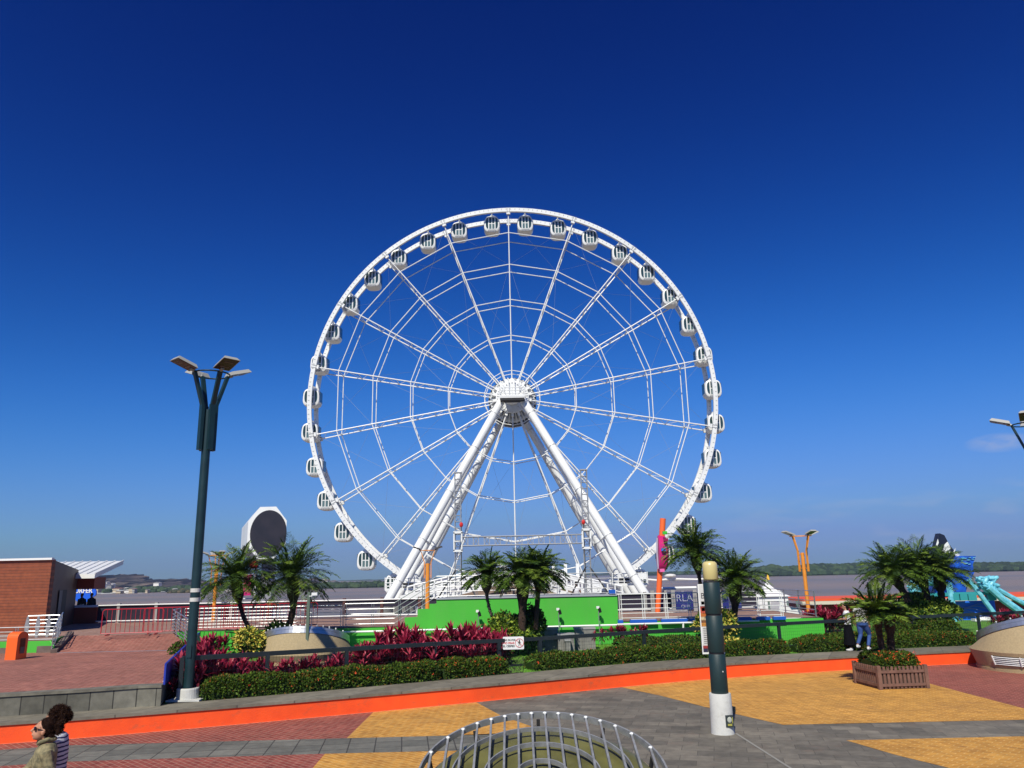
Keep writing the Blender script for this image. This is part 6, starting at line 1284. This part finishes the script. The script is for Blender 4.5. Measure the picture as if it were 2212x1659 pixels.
    if hair in ('curly','bun'):
        q=MB(); me_=hr_.data; nv=len(me_.vertices)
        for i in range(2600 if hair=='curly' else 1500):
            v=me_.vertices[r.randrange(nv)]; nn_=v.normal; dd=(nn_*(.9 if hair=='curly' else .25)+rv(r)*.9+V((0,-.3,-.3))).normalized(); leafquad(q,v.co-nn_*.006,dd,rv(r),r.uniform(.02,.042) if hair=='curly' else .03,.006,0 if r.random()<.7 else 1,.25)
        me2=bpy.data.meshes.new('curls'); me2.from_pydata(q.v,[],q.f); me2.materials.append(HAIRB); me2.materials.append(HAIRL); me2.polygons.foreach_set('material_index',q.m); c2_=bpy.data.objects.new('curls',me2); COL.objects.link(c2_); c2_.parent=hr_
    if extra: extra(o,hp,RM,D)
    return o
def shirtmat(name,stripes=None,base=(.5,.5,.5,1),col=(.02,.03,.12,1),freq=52,thr=.62):
    M=mat(name,base,.8); t=M.node_tree; b=t.nodes['Principled BSDF']; tcn=t.nodes.new('ShaderNodeTexCoord')
    if stripes:
        sp_=t.nodes.new('ShaderNodeSeparateXYZ'); t.links.new(tcn.outputs['Object'],sp_.inputs[0]); a=t.nodes.new('ShaderNodeMath'); a.operation='MULTIPLY'; a.inputs[1].default_value=freq; t.links.new(sp_.outputs[2],a.inputs[0])
        nn=t.nodes.new('ShaderNodeTexNoise'); nn.inputs['Scale'].default_value=5; t.links.new(tcn.outputs['Object'],nn.inputs[0]); ad_=t.nodes.new('ShaderNodeMath'); ad_.operation='ADD'; t.links.new(a.outputs[0],ad_.inputs[0]); t.links.new(nn.outputs[0],ad_.inputs[1])
        s=t.nodes.new('ShaderNodeMath'); s.operation='FRACT'; t.links.new(ad_.outputs[0],s.inputs[0]); c=t.nodes.new('ShaderNodeMath'); c.operation='GREATER_THAN'; c.inputs[1].default_value=thr; t.links.new(s.outputs[0],c.inputs[0]); fac=c.outputs[0]
    mx_=t.nodes.new('ShaderNodeMix'); mx_.data_type='RGBA'; mx_.inputs[6].default_value=base; mx_.inputs[7].default_value=col; t.links.new(fac,mx_.inputs[0]); t.links.new(mx_.outputs[2],b.inputs['Base Color']); return M
KHAKI=mat('khaki_print',(.30,.25,.13,1),.8,col2=(.11,.10,.055,1),scale=16,detail=6,bump=.6,bscale=25)
def glasses(o,hp,RM,D):
    q=MB()
    for e in (-1,1): q.ell(hp(e*.034,.083,.012),(.034,.014,.022),12,8,M=RM); q.bar(hp(e*.068,.07,.018),hp(e*.080,-.005,.012),.006,.010)
    q.bar(hp(-.02,.095,.018),hp(.02,.095,.018),.008,.01); q.build('sunglasses',mat('sunglass_dark',(.01,.008,.012,1),.1),o) if False else None
    me=bpy.data.meshes.new('sunglasses'); me.from_pydata(q.v,[],q.f); ob_of(me,'sunglasses',mat('sunglass_dark',(.012,.008,.014,1),.1),o)
    q=MB(); q.tube([V3(-.02,.10,1.41),V3(-.05,.085,1.44),V3(-.068,.0,1.465),V3(-.05,-.06,1.46),V3(0,-.075,1.455),V3(.05,-.06,1.46),V3(.068,0,1.465),V3(.05,.085,1.44),V3(.02,.10,1.41)],[.012,.022,.026,.026,.026,.026,.026,.022,.012],8); ob_of(remesh(q,.011,1),'collar',KHAKI,o)
    for s in 'LR':
        e,w2=D['el'+s],D['wr'+s]; q=MB(); q.tube([e.lerp(w2,.30),e.lerp(w2,.45)],[.058,.056],12); ob_of(remesh(q,.011,1),'cuff',KHAKI,o)
V3=lambda x,y,z:Vector((x,y,z))
p=at(107,1560,10.1)
person('woman in khaki patterned shirt and sunglasses looking up, at the bottom left corner',(p.x,10.1,.04),R(124),dict(shL=(-.16,.02,1.36),shR=(.16,-.01,1.36),elL=(-.21,-.07,1.08),wrL=(-.16,.12,.93),elR=(.24,.14,1.12),wrR=(.25,.40,1.02),kneeL=(-.1,.1,.49),ankL=(-.1,.12,.09),ankR=(.1,-.18,.12),head=(0,.055,1.555)),KHAKI,mat('trousers_dark',(.04,.045,.06,1),.8),'bun',sleeve=1.35,yaw=R(-6),pitch=R(14),vox=.0085,extra=glasses,sc=1.07,bulk=.9)
p=at(128,1556,10.5)
person('curly dark-haired person in a navy and white striped top walking behind the woman in khaki',(p.x,10.5,.04),R(103),dict(elL=(-.23,-.03,1.10),wrL=(-.20,.16,.93),kneeL=(-.1,-.04,.49),ankL=(-.1,-.2,.12),kneeR=(.1,.1,.49),ankR=(.1,.12,.09),head=(0,.045,1.56)),shirtmat('striped_jersey',True,(.55,.56,.62,1),(.012,.016,.09,1),freq=22,thr=.62),mat('blue_trousers',(.02,.03,.22,1),.75),'curly',sleeve=.22,vox=.0095,yaw=R(10),pitch=R(5),sc=1.10,skin=mat('skin_tan',(.40,.20,.115,1),.55))
# walking couple on the coping
g0=G(1885,1405,BED); 
person('man in a patterned white tee and blue jeans walking away, partly behind the planter palm',(g0.x-.30,g0.y-.1,BED),R(-50),dict(kneeR=(.1,.20,.50),ankR=(.1,.02,.12),kneeL=(-.1,-.02,.5),ankL=(-.1,-.30,.20),elL=(-.24,-.10,1.1),wrL=(-.22,-.02,.87)),shirtmat('patterned_tee',True,(.62,.62,.56,1),(.12,.13,.10,1),freq=16,thr=.66),mat('blue_jeans',(.03,.08,.26,1),.8,var=.3,scale=9),'short',skin=SKIND,bulk=1.22,vox=.016,sc=1.08)
g1_=G(1838,1406,BED)
person('woman in white top and black skirt, arms folded, walking beside the man in jeans',(g1_.x,g1_.y,BED),R(62),dict(elL=(-.23,.02,1.10),wrL=(.02,.20,1.12),elR=(.23,.02,1.10),wrR=(-.02,.22,1.10),kneeL=(-.08,.06,.5),kneeR=(.08,-.02,.5)),mat('white_top',(.72,.72,.74,1),.7),mat('black_skirt',(.006,.006,.008,1),.95,spec=.05),'long',skin=mat('skin_tan',C(0,0,0)),bulk=1.0,vox=.016,sc=1.0,sleeve=.5)
o=[q_ for q_ in bpy.data.objects if q_.get('label','').startswith('woman in white top')][0]
q=MB(); loft(q,[(V3(0,0,.20),.24,.22),(V3(0,0,.55),.21,.18),(V3(0,0,.95),.165,.12)]); ob_of(remesh(q,.018,2),'skirt',mat('black_skirt',C(0,0,0)),o)
# person on the stage terrace and two riders by the blue sign
pz_=at(1236,1258,46); person('person in a white shirt and black cap standing behind the green stage',(pz_.x,44.9-2,UZ),R(150),{},mat('white_top',C(0,0,0)),mat('trousers_dark',C(0,0,0)),'cap',skin=SKIND,vox=.02,sc=.98)
for i,(x,lb) in enumerate(((176,'seated person in dark clothes under the blue ride sign, beside the wood-clad building'),(197,'seated person in dark clothes by the blue ride sign, right of the other seated one'))):
    pp=at(x,1303,45.6); person(lb,(pp.x,45.6,UZ-.10),R(175),dict(kneeL=(-.1,.40,.88),kneeR=(.1,.40,.88),ankL=(-.1,.42,.45),ankR=(.1,.42,.45)),mat('dark_jacket',(.012,.015,.025,1),.8),mat('trousers_dark',C(0,0,0)),'short',skin=SKIND,vox=.02,sc=1.0,sleeve=1.6)
    q=MB(); q.box((pp.x,45.7,UZ+.40),(.62,.6,.14)); q.box((pp.x,45.9 if 0 else 45.35,UZ+.62),(.62,.12,.5)); tag(q.build('blue_bench',mat('seat_blue',(.02,.15,.45,1),.5),origin=(pp.x,45.7,UZ)),'blue ride bench, '+('nearer the wood-clad building' if i==0 else 'farther from the wood-clad building'),'bench')

# ------------------------------------------------------------------ river haze
q=MB(); q.box((0,1280,24.7),(7000,2640,60.6)); HZm=bpy.data.materials.new('river_haze'); HZm.use_nodes=True; t=HZm.node_tree; t.nodes.clear()
vo=t.nodes.new('ShaderNodeVolumePrincipled'); vo.inputs['Color'].default_value=(.42,.62,1.0,1); vo.inputs['Density'].default_value=.00015; vo.inputs['Anisotropy'].default_value=.1
ou=t.nodes.new('ShaderNodeOutputMaterial'); t.links.new(vo.outputs[0],ou.inputs['Volume']); HZm.volume_intersection_method if 0 else None
tag(q.build('haze',HZm),kind='stuff')
